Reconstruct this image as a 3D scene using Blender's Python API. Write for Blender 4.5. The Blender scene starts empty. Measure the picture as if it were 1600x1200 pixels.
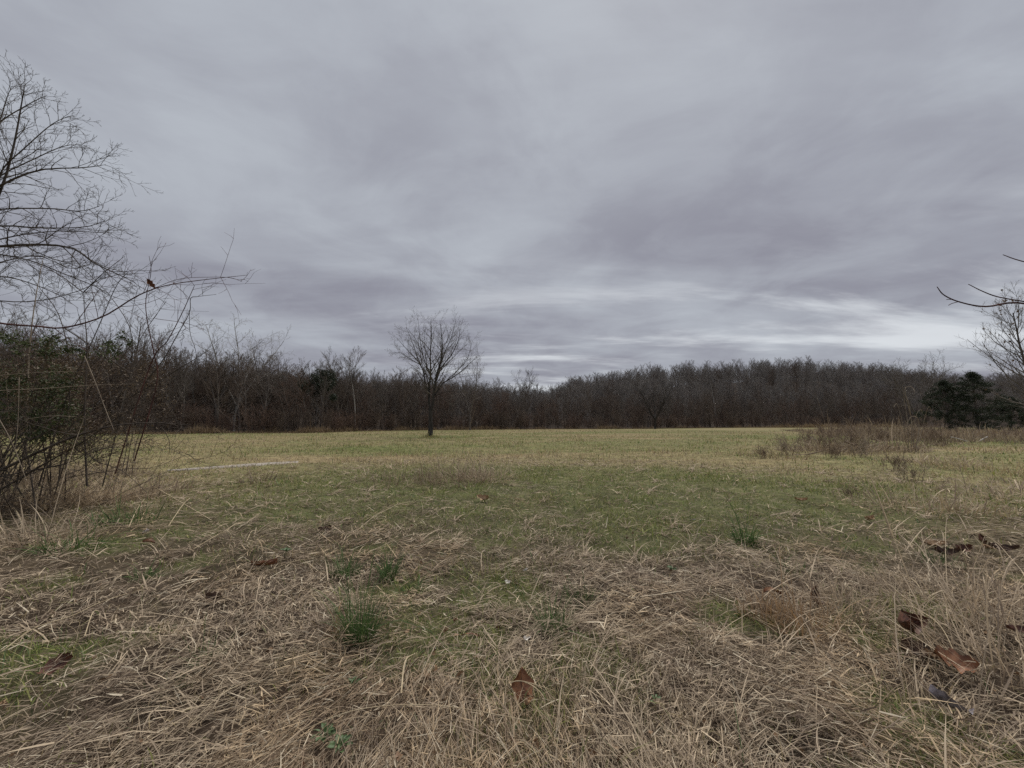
import bpy, math, random
import numpy as np
from mathutils import Vector, Matrix, Quaternion

scene = bpy.context.scene
COL = scene.collection
R = math.radians

# ------------------------------------------------------------------ camera
FPX, HZ, CAMH = 601.0, 662.0, 1.25          # focal length in 1600-px units, horizon row, eye height
PITCH = math.atan((HZ - 600.0) / FPX)
cam_d = bpy.data.cameras.new('camera')
cam_d.sensor_width = 36.0
cam_d.lens = 36.0 * FPX / 1600.0
cam_d.clip_start = 0.05
cam_d.clip_end = 6000.0
cam = bpy.data.objects.new('camera', cam_d)
COL.objects.link(cam)
cam.location = (0, 0, CAMH)
cam.rotation_euler = (math.pi / 2 + PITCH, 0, 0)
scene.camera = cam

# ------------------------------------------------------------------ sky
SUN_EL, SUN_AZ = R(62), R(25)               # azimuth clockwise from +Y (the view direction)
world = bpy.data.worlds.new('World')
scene.world = world
world.use_nodes = True
nt = world.node_tree
nt.nodes.clear()
def N(tree, t, **kw):
    n = tree.nodes.new(t)
    for k, v in kw.items():
        setattr(n, k, v)
    return n
def mth(tree, op, a, b=None, c=None, clamp=False):
    n = N(tree, 'ShaderNodeMath', operation=op)
    n.use_clamp = clamp
    for i, v in enumerate((a, b, c)):
        if v is None: continue
        if isinstance(v, (int, float)): n.inputs[i].default_value = v
        else: tree.links.new(v, n.inputs[i])
    return n.outputs[0]
def sstep(tree, v, lo, hi, a=0.0, b=1.0):
    n = N(tree, 'ShaderNodeMapRange', interpolation_type='SMOOTHSTEP')
    tree.links.new(v, n.inputs['Value'])
    n.inputs['From Min'].default_value = lo; n.inputs['From Max'].default_value = hi
    n.inputs['To Min'].default_value = a; n.inputs['To Max'].default_value = b
    return n.outputs[0]
def mixc(tree, f, a, b):
    n = N(tree, 'ShaderNodeMix', data_type='RGBA')
    for i, v in ((0, f), (6, a), (7, b)):
        if isinstance(v, (int, float)): n.inputs[i].default_value = v
        elif isinstance(v, tuple): n.inputs[i].default_value = (*v, 1)
        else: tree.links.new(v, n.inputs[i])
    return n.outputs[2]
sky = N(nt, 'ShaderNodeTexSky', sky_type='NISHITA')
sky.sun_disc = False
sky.sun_elevation = SUN_EL
sky.sun_rotation = SUN_AZ
sky.air_density = 1.0
sky.dust_density = 2.0
tc = N(nt, 'ShaderNodeTexCoord')
sep = N(nt, 'ShaderNodeSeparateXYZ')
nt.links.new(tc.outputs['Generated'], sep.inputs[0])
zc = mth(nt, 'MAXIMUM', sep.outputs[2], 0.0)
zz = mth(nt, 'ADD', zc, 0.12)
u = mth(nt, 'DIVIDE', sep.outputs[0], zz)
v = mth(nt, 'DIVIDE', sep.outputs[1], zz)
def deck(su, sv, rot, off, scale, detail, rough, dist=0.0):
    """noise on the flat underside of the cloud deck"""
    cb = N(nt, 'ShaderNodeCombineXYZ')
    nt.links.new(u, cb.inputs[0]); nt.links.new(v, cb.inputs[1])
    mp = N(nt, 'ShaderNodeMapping')
    mp.inputs['Rotation'].default_value = (0, 0, rot)
    mp.inputs['Scale'].default_value = (su, sv, 1)
    mp.inputs['Location'].default_value = off
    nt.links.new(cb.outputs[0], mp.inputs[0])
    n = N(nt, 'ShaderNodeTexNoise')
    n.inputs['Scale'].default_value = scale
    n.inputs['Detail'].default_value = detail
    n.inputs['Roughness'].default_value = rough
    n.inputs['Distortion'].default_value = dist
    nt.links.new(mp.outputs[0], n.inputs['Vector'])
    return n.outputs[0]
broad = deck(0.55, 1.0, R(-24), (3.1, 1.7, 0), 0.62, 2.5, 0.5, 0.2)
main = deck(0.62, 1.25, R(-20), (0.4, 5.2, 0), 1.15, 7.0, 0.54, 0.35)
fine = deck(0.42, 1.3, R(-12), (7.7, 2.3, 0), 1.25, 8.0, 0.60, 0.35)
b1 = sstep(nt, broad, 0.36, 0.64)
m1 = sstep(nt, main, 0.34, 0.68)
f1 = sstep(nt, fine, 0.46, 0.70)
mott = deck(1.0, 1.0, R(-35), (4.4, 0.9, 0), 2.2, 8.0, 0.57, 0.5)
m2 = sstep(nt, mott, 0.34, 0.68, -0.16, 0.16)
tone = mth(nt, 'ADD', mth(nt, 'MULTIPLY', b1, 0.5), mth(nt, 'MULTIPLY', m1, 0.5))
tone = mth(nt, 'ADD', tone, m2, clamp=True)
cloud = mixc(nt, tone, (1.30, 1.31, 1.55), (2.18, 2.32, 2.55))
# thin cloud low over the horizon ahead and to the right lets pale light through
low = mth(nt, 'MULTIPLY', sstep(nt, zc, 0.03, 0.11), sstep(nt, zc, 0.22, 0.44, 1.0, 0.0))
side = sstep(nt, sep.outputs[0], -0.60, 0.05)
gap = mth(nt, 'MULTIPLY', mth(nt, 'MULTIPLY', f1, low), side)
cloud = mixc(nt, mth(nt, 'MULTIPLY', gap, 0.75), cloud, (3.7, 3.85, 4.0))
skymix = mixc(nt, 0.985, sky.outputs[0], cloud)
bg = N(nt, 'ShaderNodeBackground')
bg.inputs['Strength'].default_value = 0.1
nt.links.new(skymix, bg.inputs['Color'])
wo = N(nt, 'ShaderNodeOutputWorld')
nt.links.new(bg.outputs[0], wo.inputs['Surface'])

# ------------------------------------------------------------------ sun behind the overcast
sun_d = bpy.data.lights.new('sun', 'SUN')
sun_d.energy = 1.5
sun_d.angle = R(50)
sun_d.color = (1.0, 0.955, 0.88)
sun = bpy.data.objects.new('sun', sun_d)
COL.objects.link(sun)
sdir = Vector((math.sin(SUN_AZ) * math.cos(SUN_EL), math.cos(SUN_AZ) * math.cos(SUN_EL), math.sin(SUN_EL)))
sun.rotation_euler = sdir.to_track_quat('Z', 'Y').to_euler()
sun.location = sdir * 40

scene.view_settings.view_transform = 'Standard'
scene.view_settings.look = 'None'
scene.view_settings.gamma = 1.0
scene.view_settings.exposure = 1.05
scene.view_settings.use_curve_mapping = False
scene.render.engine = 'CYCLES'
scene.cycles.max_bounces = 5
scene.cycles.diffuse_bounces = 3
scene.cycles.transmission_bounces = 2
scene.cycles.transparent_max_bounces = 4
scene.cycles.use_denoising = False

rng = np.random.default_rng(7)
pyr = random.Random(11)

# ------------------------------------------------------------------ numeric helpers
def smooth(a, b, x):
    t = np.clip((np.asarray(x, float) - a) / (b - a), 0, 1)
    return t * t * (3 - 2 * t)
def _hash(ix, iy, seed):
    h = (ix.astype(np.int64) * 374761393 + iy.astype(np.int64) * 668265263 + seed * 982451653) & 0xFFFFFFFF
    h = ((h ^ (h >> 13)) * 1274126177) & 0xFFFFFFFF
    h = (h ^ (h >> 16)) & 0xFFFFFFFF
    return h / 4294967295.0
def vnoise(x, y, seed=0):
    x = np.asarray(x, float); y = np.asarray(y, float)
    ix = np.floor(x); iy = np.floor(y)
    fx = x - ix; fy = y - iy
    fx = fx * fx * (3 - 2 * fx); fy = fy * fy * (3 - 2 * fy)
    a = _hash(ix, iy, seed); b = _hash(ix + 1, iy, seed)
    c = _hash(ix, iy + 1, seed); d = _hash(ix + 1, iy + 1, seed)
    return (a * (1 - fx) + b * fx) * (1 - fy) + (c * (1 - fx) + d * fx) * fy
def fbm(x, y, seed=0, octv=4, gain=0.5):
    s = 0; amp = 1; tot = 0
    for k in range(octv):
        s = s + amp * vnoise(x * 2 ** k + 17.3 * k, y * 2 ** k - 9.1 * k, seed + k)
        tot += amp; amp *= gain
    return s / tot

# wood edge: ground points, from the left of the field round to the right
EDGE = np.array([(-75, 36), (-58, 42), (-40, 47), (-27, 55), (-26, 66), (-19, 75), (-3, 83), (31, 94), (73, 122), (130, 125), (200, 110)], float)
EA = EDGE[:, 0] / EDGE[:, 1]
def edge_y(a):
    return np.interp(a, EA, EDGE[:, 1])
RIDGE_PX = np.array([-400, 690, 800, 850, 900, 1000, 1100, 1250, 1350, 1400, 1480, 1560, 1700, 2100], float)
RIDGE_PY = np.array([604, 604, 621, 616, 596, 580, 570, 563, 569, 577, 585, 587, 588, 595], float)
def height(x, y):
    x = np.asarray(x, float); y = np.asarray(y, float)
    r = np.sqrt(x * x + y * y)
    near = 1 - smooth(25, 60, r)
    h = (fbm(x / 2.3, y / 2.3, 3, 3) - 0.5) * 0.16 * near + (fbm(x / 0.55, y / 0.55, 9, 2) - 0.5) * 0.05 * (1 - smooth(6, 14, r))
    h = h + (fbm(x / 14, y / 14, 21, 2) - 0.5) * 0.25 * smooth(8, 25, r) * (1 - smooth(60, 90, r))
    yy = np.maximum(y, 1.0)
    a = x / yy
    px = 800 + FPX * a
    top = (HZ - np.interp(px, RIDGE_PX, RIDGE_PY)) / FPX * 230 + CAMH - 12.0
    ey = edge_y(a)
    hill = np.maximum(top, 0) * smooth(ey * 1.08, 230, yy) * smooth(5, 20, y)
    return h + hill
def hz1(x, y):
    return float(height(np.array([x]), np.array([y]))[0])

_f = Vector((0, math.cos(PITCH), math.sin(PITCH)))
_u = Vector((0, -math.sin(PITCH), math.cos(PITCH)))
def at(px, py, Y):
    """the point Y metres ahead that stands in that direction from the eye"""
    d = _f + Vector((1, 0, 0)) * ((px - 800) / FPX) + _u * ((600 - py) / FPX)
    return Vector((0, 0, CAMH)) + d * (Y / d.y)
def gp(px, py):
    """the ground point in that direction from the eye"""
    d = _f + Vector((1, 0, 0)) * ((px - 800) / FPX) + _u * ((600 - py) / FPX)
    z = 0.0
    for _ in range(6):
        t = (z - CAMH) / d.z
        p = Vector((0, 0, CAMH)) + d * t
        z = hz1(p.x, p.y)
    return Vector((p.x, p.y, z))

# ------------------------------------------------------------------ materials
def new_mat(name):
    m = bpy.data.materials.new(name)
    m.use_nodes = True
    m.node_tree.nodes.clear()
    return m, m.node_tree
def bark_mat(name, c1, c2, scale=6.0, bump=0.4):
    m, t = new_mat(name)
    out = N(t, 'ShaderNodeOutputMaterial'); b = N(t, 'ShaderNodeBsdfPrincipled')
    tcn = N(t, 'ShaderNodeTexCoord')
    mp = N(t, 'ShaderNodeMapping'); mp.inputs['Scale'].default_value = (1, 1, 0.25)
    t.links.new(tcn.outputs['Object'], mp.inputs[0])
    n = N(t, 'ShaderNodeTexNoise'); n.inputs['Scale'].default_value = scale; n.inputs['Detail'].default_value = 5
    t.links.new(mp.outputs[0], n.inputs['Vector'])
    f = sstep(t, n.outputs[0], 0.3, 0.7)
    t.links.new(mixc(t, f, c1, c2), b.inputs['Base Color'])
    b.inputs['Roughness'].default_value = 0.9
    b.inputs['Specular IOR Level'].default_value = 0.2
    if bump:
        bp = N(t, 'ShaderNodeBump'); bp.inputs['Strength'].default_value = bump; bp.inputs['Distance'].default_value = 0.02
        t.links.new(n.outputs[0], bp.inputs['Height']); t.links.new(bp.outputs[0], b.inputs['Normal'])
    t.links.new(b.outputs[0], out.inputs[0])
    return m
def blade_mat(name, trans=0.25, rough=0.75):
    """colour of each blade or leaf from the mesh, a little light through it"""
    m, t = new_mat(name)
    out = N(t, 'ShaderNodeOutputMaterial')
    at_ = N(t, 'ShaderNodeAttribute'); at_.attribute_name = 'Col'
    b = N(t, 'ShaderNodeBsdfPrincipled')
    b.inputs['Roughness'].default_value = rough
    b.inputs['Specular IOR Level'].default_value = 0.25
    tr = N(t, 'ShaderNodeBsdfTranslucent')
    t.links.new(at_.outputs['Color'], b.inputs['Base Color'])
    t.links.new(at_.outputs['Color'], tr.inputs['Color'])
    mx = N(t, 'ShaderNodeMixShader'); mx.inputs[0].default_value = trans
    t.links.new(b.outputs[0], mx.inputs[1]); t.links.new(tr.outputs[0], mx.inputs[2])
    t.links.new(mx.outputs[0], out.inputs[0])
    return m
M = {}
M['blade'] = blade_mat('grass_blades')
M['leafy'] = blade_mat('leaf_faces', 0.15, 0.5)
M['bark_lone'] = bark_mat('dark_field_tree_bark', (0.025, 0.022, 0.020), (0.07, 0.062, 0.056))
M['twig_lone'] = bark_mat('field_tree_twig', (0.085, 0.074, 0.066), (0.16, 0.142, 0.126), 2, 0)
M['bark_near'] = bark_mat('grey_brown_bark', (0.045, 0.037, 0.034), (0.11, 0.095, 0.085), 9)
M['bark_wood'] = bark_mat('wood_trunk_bark', (0.07, 0.06, 0.054), (0.19, 0.165, 0.145), 3, 0)
M['twig_grey'] = bark_mat('grey_twig', (0.095, 0.082, 0.072), (0.17, 0.148, 0.128), 0.6, 0)
M['twig_brown'] = bark_mat('brown_twig', (0.090, 0.069, 0.056), (0.15, 0.115, 0.09), 0.6, 0)
M['twig_red'] = bark_mat('reddish_twig', (0.092, 0.062, 0.05), (0.145, 0.097, 0.074), 0.6, 0)
M['bark_white'] = bark_mat('pale_sycamore_bark', (0.22, 0.205, 0.185), (0.44, 0.42, 0.39), 2, 0)
M['cane'] = bark_mat('brown_cane', (0.042, 0.034, 0.028), (0.105, 0.086, 0.07), 14, 0)
M['cane_red'] = bark_mat('red_brown_cane', (0.055, 0.026, 0.022), (0.13, 0.06, 0.05), 14, 0)
M['cane_pale'] = bark_mat('pale_dead_cane', (0.20, 0.16, 0.12), (0.34, 0.28, 0.21), 14, 0)
M['straw'] = bark_mat('straw', (0.36, 0.28, 0.18), (0.55, 0.46, 0.31), 20, 0)
M['weed'] = bark_mat('dead_weed_stem', (0.13, 0.095, 0.07), (0.27, 0.205, 0.15), 8, 0)
M['deadwood'] = bark_mat('bleached_deadwood', (0.32, 0.29, 0.26), (0.55, 0.52, 0.47), 12, 0.3)

def leaf_mat(name, c1, c2, rough=0.55):
    m, t = new_mat(name)
    out = N(t, 'ShaderNodeOutputMaterial'); b = N(t, 'ShaderNodeBsdfPrincipled')
    tcn = N(t, 'ShaderNodeTexCoord')
    n = N(t, 'ShaderNodeTexNoise'); n.inputs['Scale'].default_value = 45; n.inputs['Detail'].default_value = 6
    t.links.new(tcn.outputs['Object'], n.inputs['Vector'])
    f = sstep(t, n.outputs[0], 0.32, 0.68)
    t.links.new(mixc(t, f, c1, c2), b.inputs['Base Color'])
    b.inputs['Roughness'].default_value = rough
    bp = N(t, 'ShaderNodeBump'); bp.inputs['Strength'].default_value = 0.35; bp.inputs['Distance'].default_value = 0.003
    t.links.new(n.outputs[0], bp.inputs['Height']); t.links.new(bp.outputs[0], b.inputs['Normal'])
    t.links.new(b.outputs[0], out.inputs[0])
    return m
M['leaf_orange'] = leaf_mat('orange_brown_dead_leaf', (0.12, 0.046, 0.02), (0.26, 0.115, 0.052))
M['leaf_red'] = leaf_mat('red_brown_dead_leaf', (0.055, 0.022, 0.014), (0.15, 0.062, 0.036))
M['leaf_tan'] = leaf_mat('tan_dead_leaf', (0.26, 0.16, 0.085), (0.42, 0.29, 0.17))
M['leaf_dark'] = leaf_mat('dark_brown_dead_leaf', (0.045, 0.022, 0.014), (0.11, 0.058, 0.034))
M['leaf_grey'] = leaf_mat('grey_mauve_dead_leaf', (0.10, 0.085, 0.095), (0.30, 0.27, 0.30))
M['leaf_white'] = leaf_mat('bleached_leaf_scrap', (0.52, 0.48, 0.43), (0.78, 0.75, 0.70))
M['leaf_green'] = leaf_mat('green_weed_leaf', (0.042, 0.08, 0.026), (0.085, 0.14, 0.045))

# ------------------------------------------------------------------ mesh helpers
def mesh_from(name, V, F, cols=None, mat=None, smooth_=False):
    """V (n,3), F list of (m,k) index arrays, one per face size"""
    me = bpy.data.meshes.new(name)
    if not isinstance(F, list): F = [F]
    F = [f for f in F if len(f)]
    nl = sum(f.size for f in F); nf = sum(len(f) for f in F)
    me.vertices.add(len(V)); me.vertices.foreach_set('co', np.ascontiguousarray(V, np.float32).ravel())
    me.loops.add(nl); me.loops.foreach_set('vertex_index', np.concatenate([f.ravel() for f in F]).astype(np.int32))
    me.polygons.add(nf)
    ls = []; o = 0
    for f in F:
        k = f.shape[1]; ls.append(o + np.arange(len(f)) * k); o += f.size
    me.polygons.foreach_set('loop_start', np.concatenate(ls).astype(np.int32))
    me.update(calc_edges=True)
    if smooth_:
        me.polygons.foreach_set('use_smooth', np.ones(nf, bool))
    if cols is not None:
        a = me.attributes.new('Col', 'FLOAT_COLOR', 'POINT')
        c4 = np.ones((len(V), 4), np.float32); c4[:, :3] = cols
        a.data.foreach_set('color', c4.ravel())
    if mat: me.materials.append(mat)
    return me
def obj(name, me, parent=None, loc=None):
    o = bpy.data.objects.new(name, me)
    COL.objects.link(o)
    if parent is not None: o.parent = parent
    if loc is not None: o.location = loc
    return o
def tag(o, label=None, cat=None, group=None, kind=None):
    if label: o['label'] = label
    if cat: o['category'] = cat
    if group: o['group'] = group
    if kind: o['kind'] = kind
    return o
def empty(name, loc=(0, 0, 0), label=None, cat=None, group=None, rz=0.0, s=1.0):
    o = bpy.data.objects.new(name, None)
    COL.objects.link(o)
    o.location = loc; o.rotation_euler = (0, 0, rz); o.scale = (s, s, s)
    o.empty_display_size = 0.2
    return tag(o, label, cat, group)

def tubes(branches, sides):
    """branches: list of (points, radii) -> V, F (quads); batched over equal lengths"""
    by = {}
    for p, r in branches: by.setdefault(len(p), []).append((p, r))
    Vs, Fs, off = [], [], 0
    ang = np.arange(sides) / sides * 2 * math.pi
    for n, L in by.items():
        P = np.array([[tuple(q) for q in p] for p, r in L], float)
        Rr = np.array([list(r) for p, r in L], float)
        B = len(L)
        T = np.empty_like(P)
        T[:, 1:-1] = P[:, 2:] - P[:, :-2] if n > 2 else T[:, 1:-1]
        T[:, 0] = P[:, 1] - P[:, 0]; T[:, -1] = P[:, -1] - P[:, -2]
        T /= np.linalg.norm(T, axis=2, keepdims=True) + 1e-9
        mean = np.abs(P[:, -1] - P[:, 0])
        ref = np.eye(3)[np.argmin(mean, axis=1)][:, None, :]
        U = np.cross(T, np.broadcast_to(ref, T.shape)); U /= np.linalg.norm(U, axis=2, keepdims=True) + 1e-9
        W = np.cross(T, U)
        ring = P[:, :, None, :] + Rr[:, :, None, None] * (U[:, :, None, :] * np.cos(ang)[None, None, :, None] + W[:, :, None, :] * np.sin(ang)[None, None, :, None])
        Vs.append(ring.reshape(-1, 3))
        i = np.arange(B)[:, None, None] * n * sides + np.arange(n - 1)[None, :, None] * sides
        k = np.arange(sides)[None, None, :]; k2 = (k + 1) % sides
        q = np.stack([i + k, i + k2, i + sides + k2, i + sides + k], -1).reshape(-1, 4) + off
        Fs.append(q); off += B * n * sides
    return np.concatenate(Vs), np.concatenate(Fs)
def tube_mesh(name, groups, mat):
    """groups: list of (branches, sides)"""
    Vs, Fs, o = [], [], 0
    for br, sd in groups:
        if not br: continue
        V, F = tubes(br, sd)
        Vs.append(V); Fs.append(F + o); o += len(V)
    return mesh_from(name, np.concatenate(Vs), np.concatenate(Fs), None, mat, True)

def curve(pts, n):
    """Catmull-Rom through pts, n segments"""
    P = [Vector(p) for p in pts]
    if len(P) == 2: return [P[0].lerp(P[1], i / n) for i in range(n + 1)]
    Q = [P[0] * 2 - P[1]] + P + [P[-1] * 2 - P[-2]]
    out = []
    m = len(P) - 1
    for i in range(n + 1):
        t = i / n * m; k = min(int(t), m - 1); f = t - k
        a, b, c, d = Q[k], Q[k + 1], Q[k + 2], Q[k + 3]
        out.append(0.5 * ((2 * b) + (c - a) * f + (2 * a - 5 * b + 4 * c - d) * f * f + (3 * b - a - 3 * c + d) * f ** 3))
    return out
def gauss3(r, s):
    return Vector((r.gauss(0, s), r.gauss(0, s), r.gauss(0, s)))
def perp(d, az):
    a = d.orthogonal().normalized(); b = d.cross(a)
    return a * math.cos(az) + b * math.sin(az)
def spawn(r, out, pts, radii, L, lev, spec):
    """children of a branch that already stands"""
    s = spec[lev]
    k = s['kids']
    if k < 1 and r.random() > k: return
    k = max(1, int(round(k * r.uniform(0.8, 1.2))))
    n = len(pts) - 1
    az = r.uniform(0, 6.28)
    for j in range(k):
        t = s['t0'] + (1 - s['t0']) * (j + r.random()) / k
        t = min(t, 0.985)
        i = min(int(t * n), n - 1); f = t * n - i
        p = pts[i].lerp(pts[i + 1], f)
        d = (pts[i + 1] - pts[i]).normalized()
        rl = radii[i] * (1 - f) + radii[i + 1] * f
        az += 2.4 + r.uniform(-0.5, 0.5)
        an = R(s['ang'] + r.uniform(-s.get('dang', 12), s.get('dang', 12)))
        cd = (d * math.cos(an) + perp(d, az) * math.sin(an)).normalized()
        cl = L * s['ratio'] * (1 - s.get('fall', 0.55) * t) * r.uniform(0.7, 1.25)
        grow(r, out, p, cd, cl, max(rl * s['rr'], spec[lev + 1]['rmin']), lev + 1, spec)
def grow(r, out, p, d, L, rad, lev, spec):
    s = spec[lev]
    n = s['n']; pts = [p]; st = L / n
    for i in range(n):
        d = (d + gauss3(r, s['wob']) + Vector((0, 0, s['up']))).normalized()
        p = p + d * st
        pts.append(p)
    tip = max(rad * s.get('tip', 0.3), s['rmin'] * 0.5)
    radii = [rad + (tip - rad) * (i / n) for i in range(n + 1)]
    out[lev].append((pts, radii))
    if lev + 1 < len(spec): spawn(r, out, pts, radii, L, lev, spec)

def blade_arrays(pos, az, pitch, bend, curl, L, W, roll, col, segs, floor=None, tipcol=None):
    """ribbons that taper to a point: V, F (tris), colours"""
    n = len(pos)
    P = np.empty((n, segs + 1, 3)); P[:, 0] = pos
    D = np.empty((n, segs + 1, 3))
    for i in range(segs + 1):
        t = i / segs
        e = pitch + bend * t; a = az + curl * t
        D[:, i] = np.stack([np.cos(e) * np.cos(a), np.cos(e) * np.sin(a), np.sin(e)], -1)
        if i: P[:, i] = P[:, i - 1] + (D[:, i] + D[:, i - 1]) * 0.5 * (L / segs)[:, None]
    if floor is not None:
        P[:, :, 2] = np.maximum(P[:, :, 2], floor[:, None])
    side = np.stack([-np.sin(az), np.cos(az), np.zeros(n)], -1)
    upv = np.cross(D[:, 0], side)
    S = side * np.cos(roll)[:, None] + upv * np.sin(roll)[:, None]
    V = np.empty((n, 2 * segs + 1, 3))
    for i in range(segs):
        w = W * (1 - 0.75 * (i / segs) ** 2) * (0.75 if i == 0 else 1)
        V[:, 2 * i] = P[:, i] - S * w[:, None]; V[:, 2 * i + 1] = P[:, i] + S * w[:, None]
    V[:, 2 * segs] = P[:, segs]
    f = []
    for i in range(segs - 1):
        f += [(2 * i, 2 * i + 1, 2 * i + 3), (2 * i, 2 * i + 3, 2 * i + 2)]
    f.append((2 * segs - 2, 2 * segs - 1, 2 * segs))
    F = (np.arange(n)[:, None, None] * (2 * segs + 1) + np.array(f)[None]).reshape(-1, 3)
    C = np.repeat(col[:, None, :], 2 * segs + 1, axis=1)
    if tipcol is not None:
        w = np.array([i // 2 / segs for i in range(2 * segs + 1)])[None, :, None] ** 1.5
        C = C * (1 - w) + tipcol[:, None, :] * w
    return V.reshape(-1, 3), F, C.reshape(-1, 3)
def join_arrays(parts):
    Vs, Fs, Cs, o = [], [], [], 0
    for V, F, C in parts:
        Vs.append(V); Fs.append(F + o); Cs.append(C); o += len(V)
    return np.concatenate(Vs), np.concatenate(Fs), np.concatenate(Cs)

# ------------------------------------------------------------------ ground: where it is green, where thatch lies
def green_at(x, y):
    r = np.sqrt(x * x + y * y)
    a = x / np.maximum(y, 0.5)
    n1 = fbm(x / 1.5, y / 1.5, 41, 3); n2 = fbm(x / 0.45, y / 0.45, 57, 2)
    g = smooth(2.6, 5.6, y + 3.2 * (n1 - 0.5)) * 0.85
    g = g * (1 - 0.55 * smooth(-0.3, -1.0, a) * (1 - smooth(8, 13, y)))
    g = g * (1 - 0.35 * smooth(0.75, 1.3, a))
    g = g + 0.95 * smooth(0.51, 0.66, n2 * 0.6 + n1 * 0.4) * (1 - smooth(5, 9, r)) * (1 - 0.85 * smooth(-0.35, -0.7, a) * (1 - smooth(2.5, 3.5, r))) * (0.35 + 0.65 * smooth(1.6, 2.6, r))
    far = 0.44 + 1.3 * (fbm(x / 11.0, y / 4.5, 77, 3) - 0.5) + 0.6 * (fbm(x / 2.0, y / 1.2, 78, 2) - 0.5)
    g = g * (1 - smooth(8, 15, r)) + np.clip(far, 0, 1) * smooth(8, 15, r)
    return np.clip(g, 0, 1)
def lerp3(a, b, t):
    return np.asarray(a)[None] * (1 - t[:, None]) + np.asarray(b)[None] * t[:, None]
STRAW = np.array((0.65, 0.53, 0.375)); GREYB = np.array((0.275, 0.212, 0.158)); DARKB = np.array((0.085, 0.060, 0.040))
GREEN = np.array((0.135, 0.190, 0.050)); LIME = np.array((0.265, 0.275, 0.088)); TAN = np.array((0.43, 0.345, 0.185)); BLUEG = np.array((0.11, 0.17, 0.07))

fa = np.concatenate([np.radians(np.arange(-70, 70.01, 0.4)), np.radians(np.arange(74, 290, 4.0))])
rr = np.concatenate([[0.05], 0.3 * 1.036 ** np.arange(0, 260)])
rr = rr[rr < 1800]
A_, R_ = np.meshgrid(fa, rr)
X = (R_ * np.sin(A_)).ravel(); Y = (R_ * np.cos(A_)).ravel()
Z = height(X, Y)
g = green_at(X, Y)
dist = np.sqrt(X * X + Y * Y)
soil = lerp3((0.060, 0.044, 0.032), (0.085, 0.084, 0.040), g)
field = lerp3((0.25, 0.20, 0.11), (0.118, 0.135, 0.047), g)
c = soil * (1 - smooth(3.5, 15, dist))[:, None] + field * smooth(3.5, 15, dist)[:, None]
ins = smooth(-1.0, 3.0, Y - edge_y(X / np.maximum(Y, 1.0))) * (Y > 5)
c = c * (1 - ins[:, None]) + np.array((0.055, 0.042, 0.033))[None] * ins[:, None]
nr, na = len(rr), len(fa)
i = np.arange(nr - 1)[:, None] * na; k = np.arange(na)[None, :]; k2 = (k + 1) % na
F = np.stack([i + k, i + na + k, i + na + k2, i + k2], -1).reshape(-1, 4)[:, ::-1]
gm, t = new_mat('field_ground')
out = N(t, 'ShaderNodeOutputMaterial'); b = N(t, 'ShaderNodeBsdfPrincipled')
at_ = N(t, 'ShaderNodeAttribute'); at_.attribute_name = 'Col'
tcn = N(t, 'ShaderNodeTexCoord')
n1 = N(t, 'ShaderNodeTexNoise'); n1.inputs['Scale'].default_value = 2.2; n1.inputs['Detail'].default_value = 11; n1.inputs['Roughness'].default_value = 0.74
t.links.new(tcn.outputs['Object'], n1.inputs['Vector'])
hs = N(t, 'ShaderNodeMix', data_type='RGBA', blend_type='MULTIPLY'); hs.inputs[0].default_value = 1.0
t.links.new(at_.outputs['Color'], hs.inputs[6])
gr = N(t, 'ShaderNodeCombineColor')
val = sstep(t, n1.outputs[0], 0.3, 0.7, 0.5, 1.4)
for q in range(3): t.links.new(val, gr.inputs[q])
t.links.new(gr.outputs[0], hs.inputs[7])
t.links.new(hs.outputs[2], b.inputs['Base Color'])
b.inputs['Roughness'].default_value = 0.95
b.inputs['Specular IOR Level'].default_value = 0.1
bp = N(t, 'ShaderNodeBump'); bp.inputs['Strength'].default_value = 0.6; bp.inputs['Distance'].default_value = 0.03
t.links.new(n1.outputs[0], bp.inputs['Height']); t.links.new(bp.outputs[0], b.inputs['Normal'])
t.links.new(b.outputs[0], out.inputs[0])
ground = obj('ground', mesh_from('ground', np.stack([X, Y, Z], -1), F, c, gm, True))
tag(ground, 'rough winter field running to the wood and the low hill', 'field', kind='structure')

# pale strip of bare hard standing at the left of the field
pm, t = new_mat('pale_gravel')
out = N(t, 'ShaderNodeOutputMaterial'); b = N(t, 'ShaderNodeBsdfPrincipled')
tcn = N(t, 'ShaderNodeTexCoord'); n1 = N(t, 'ShaderNodeTexNoise'); n1.inputs['Scale'].default_value = 14; n1.inputs['Detail'].default_value = 8
t.links.new(tcn.outputs['Object'], n1.inputs['Vector'])
t.links.new(mixc(t, sstep(t, n1.outputs[0], 0.35, 0.65), (0.20, 0.17, 0.14), (0.40, 0.36, 0.31)), b.inputs['Base Color'])
b.inputs['Roughness'].default_value = 0.9
t.links.new(b.outputs[0], out.inputs[0])
far_e = [gp(p, q) for p, q in ((466, 722), (430, 723.5), (390, 726), (340, 730), (300, 732.5), (262, 734.5))]
near_e = [gp(p, q) for p, q in ((466, 724), (440, 728.5), (400, 731), (340, 734.5), (300, 736), (262, 737))]
near_e = [b_.lerp(a_, 0.42) for a_, b_ in zip(far_e, near_e)]
V = []
for a_, b_ in zip(far_e, near_e):
    for q, w in ((a_, -0.06), (a_, 0.012), (b_, 0.012), (b_, -0.06)):
        V.append((q.x, q.y, max(a_.z, b_.z) + w))
F = []
for s in range(len(far_e) - 1):
    for q in range(4):
        F.append((s * 4 + q, s * 4 + (q + 1) % 4, s * 4 + 4 + (q + 1) % 4, s * 4 + 4 + q))
path = obj('path', mesh_from('path', np.array(V), np.array(F)[:, ::-1], None, pm))
tag(path, 'pale bare strip of track lying in the grass beside the thicket', 'path', kind='structure')

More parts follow.
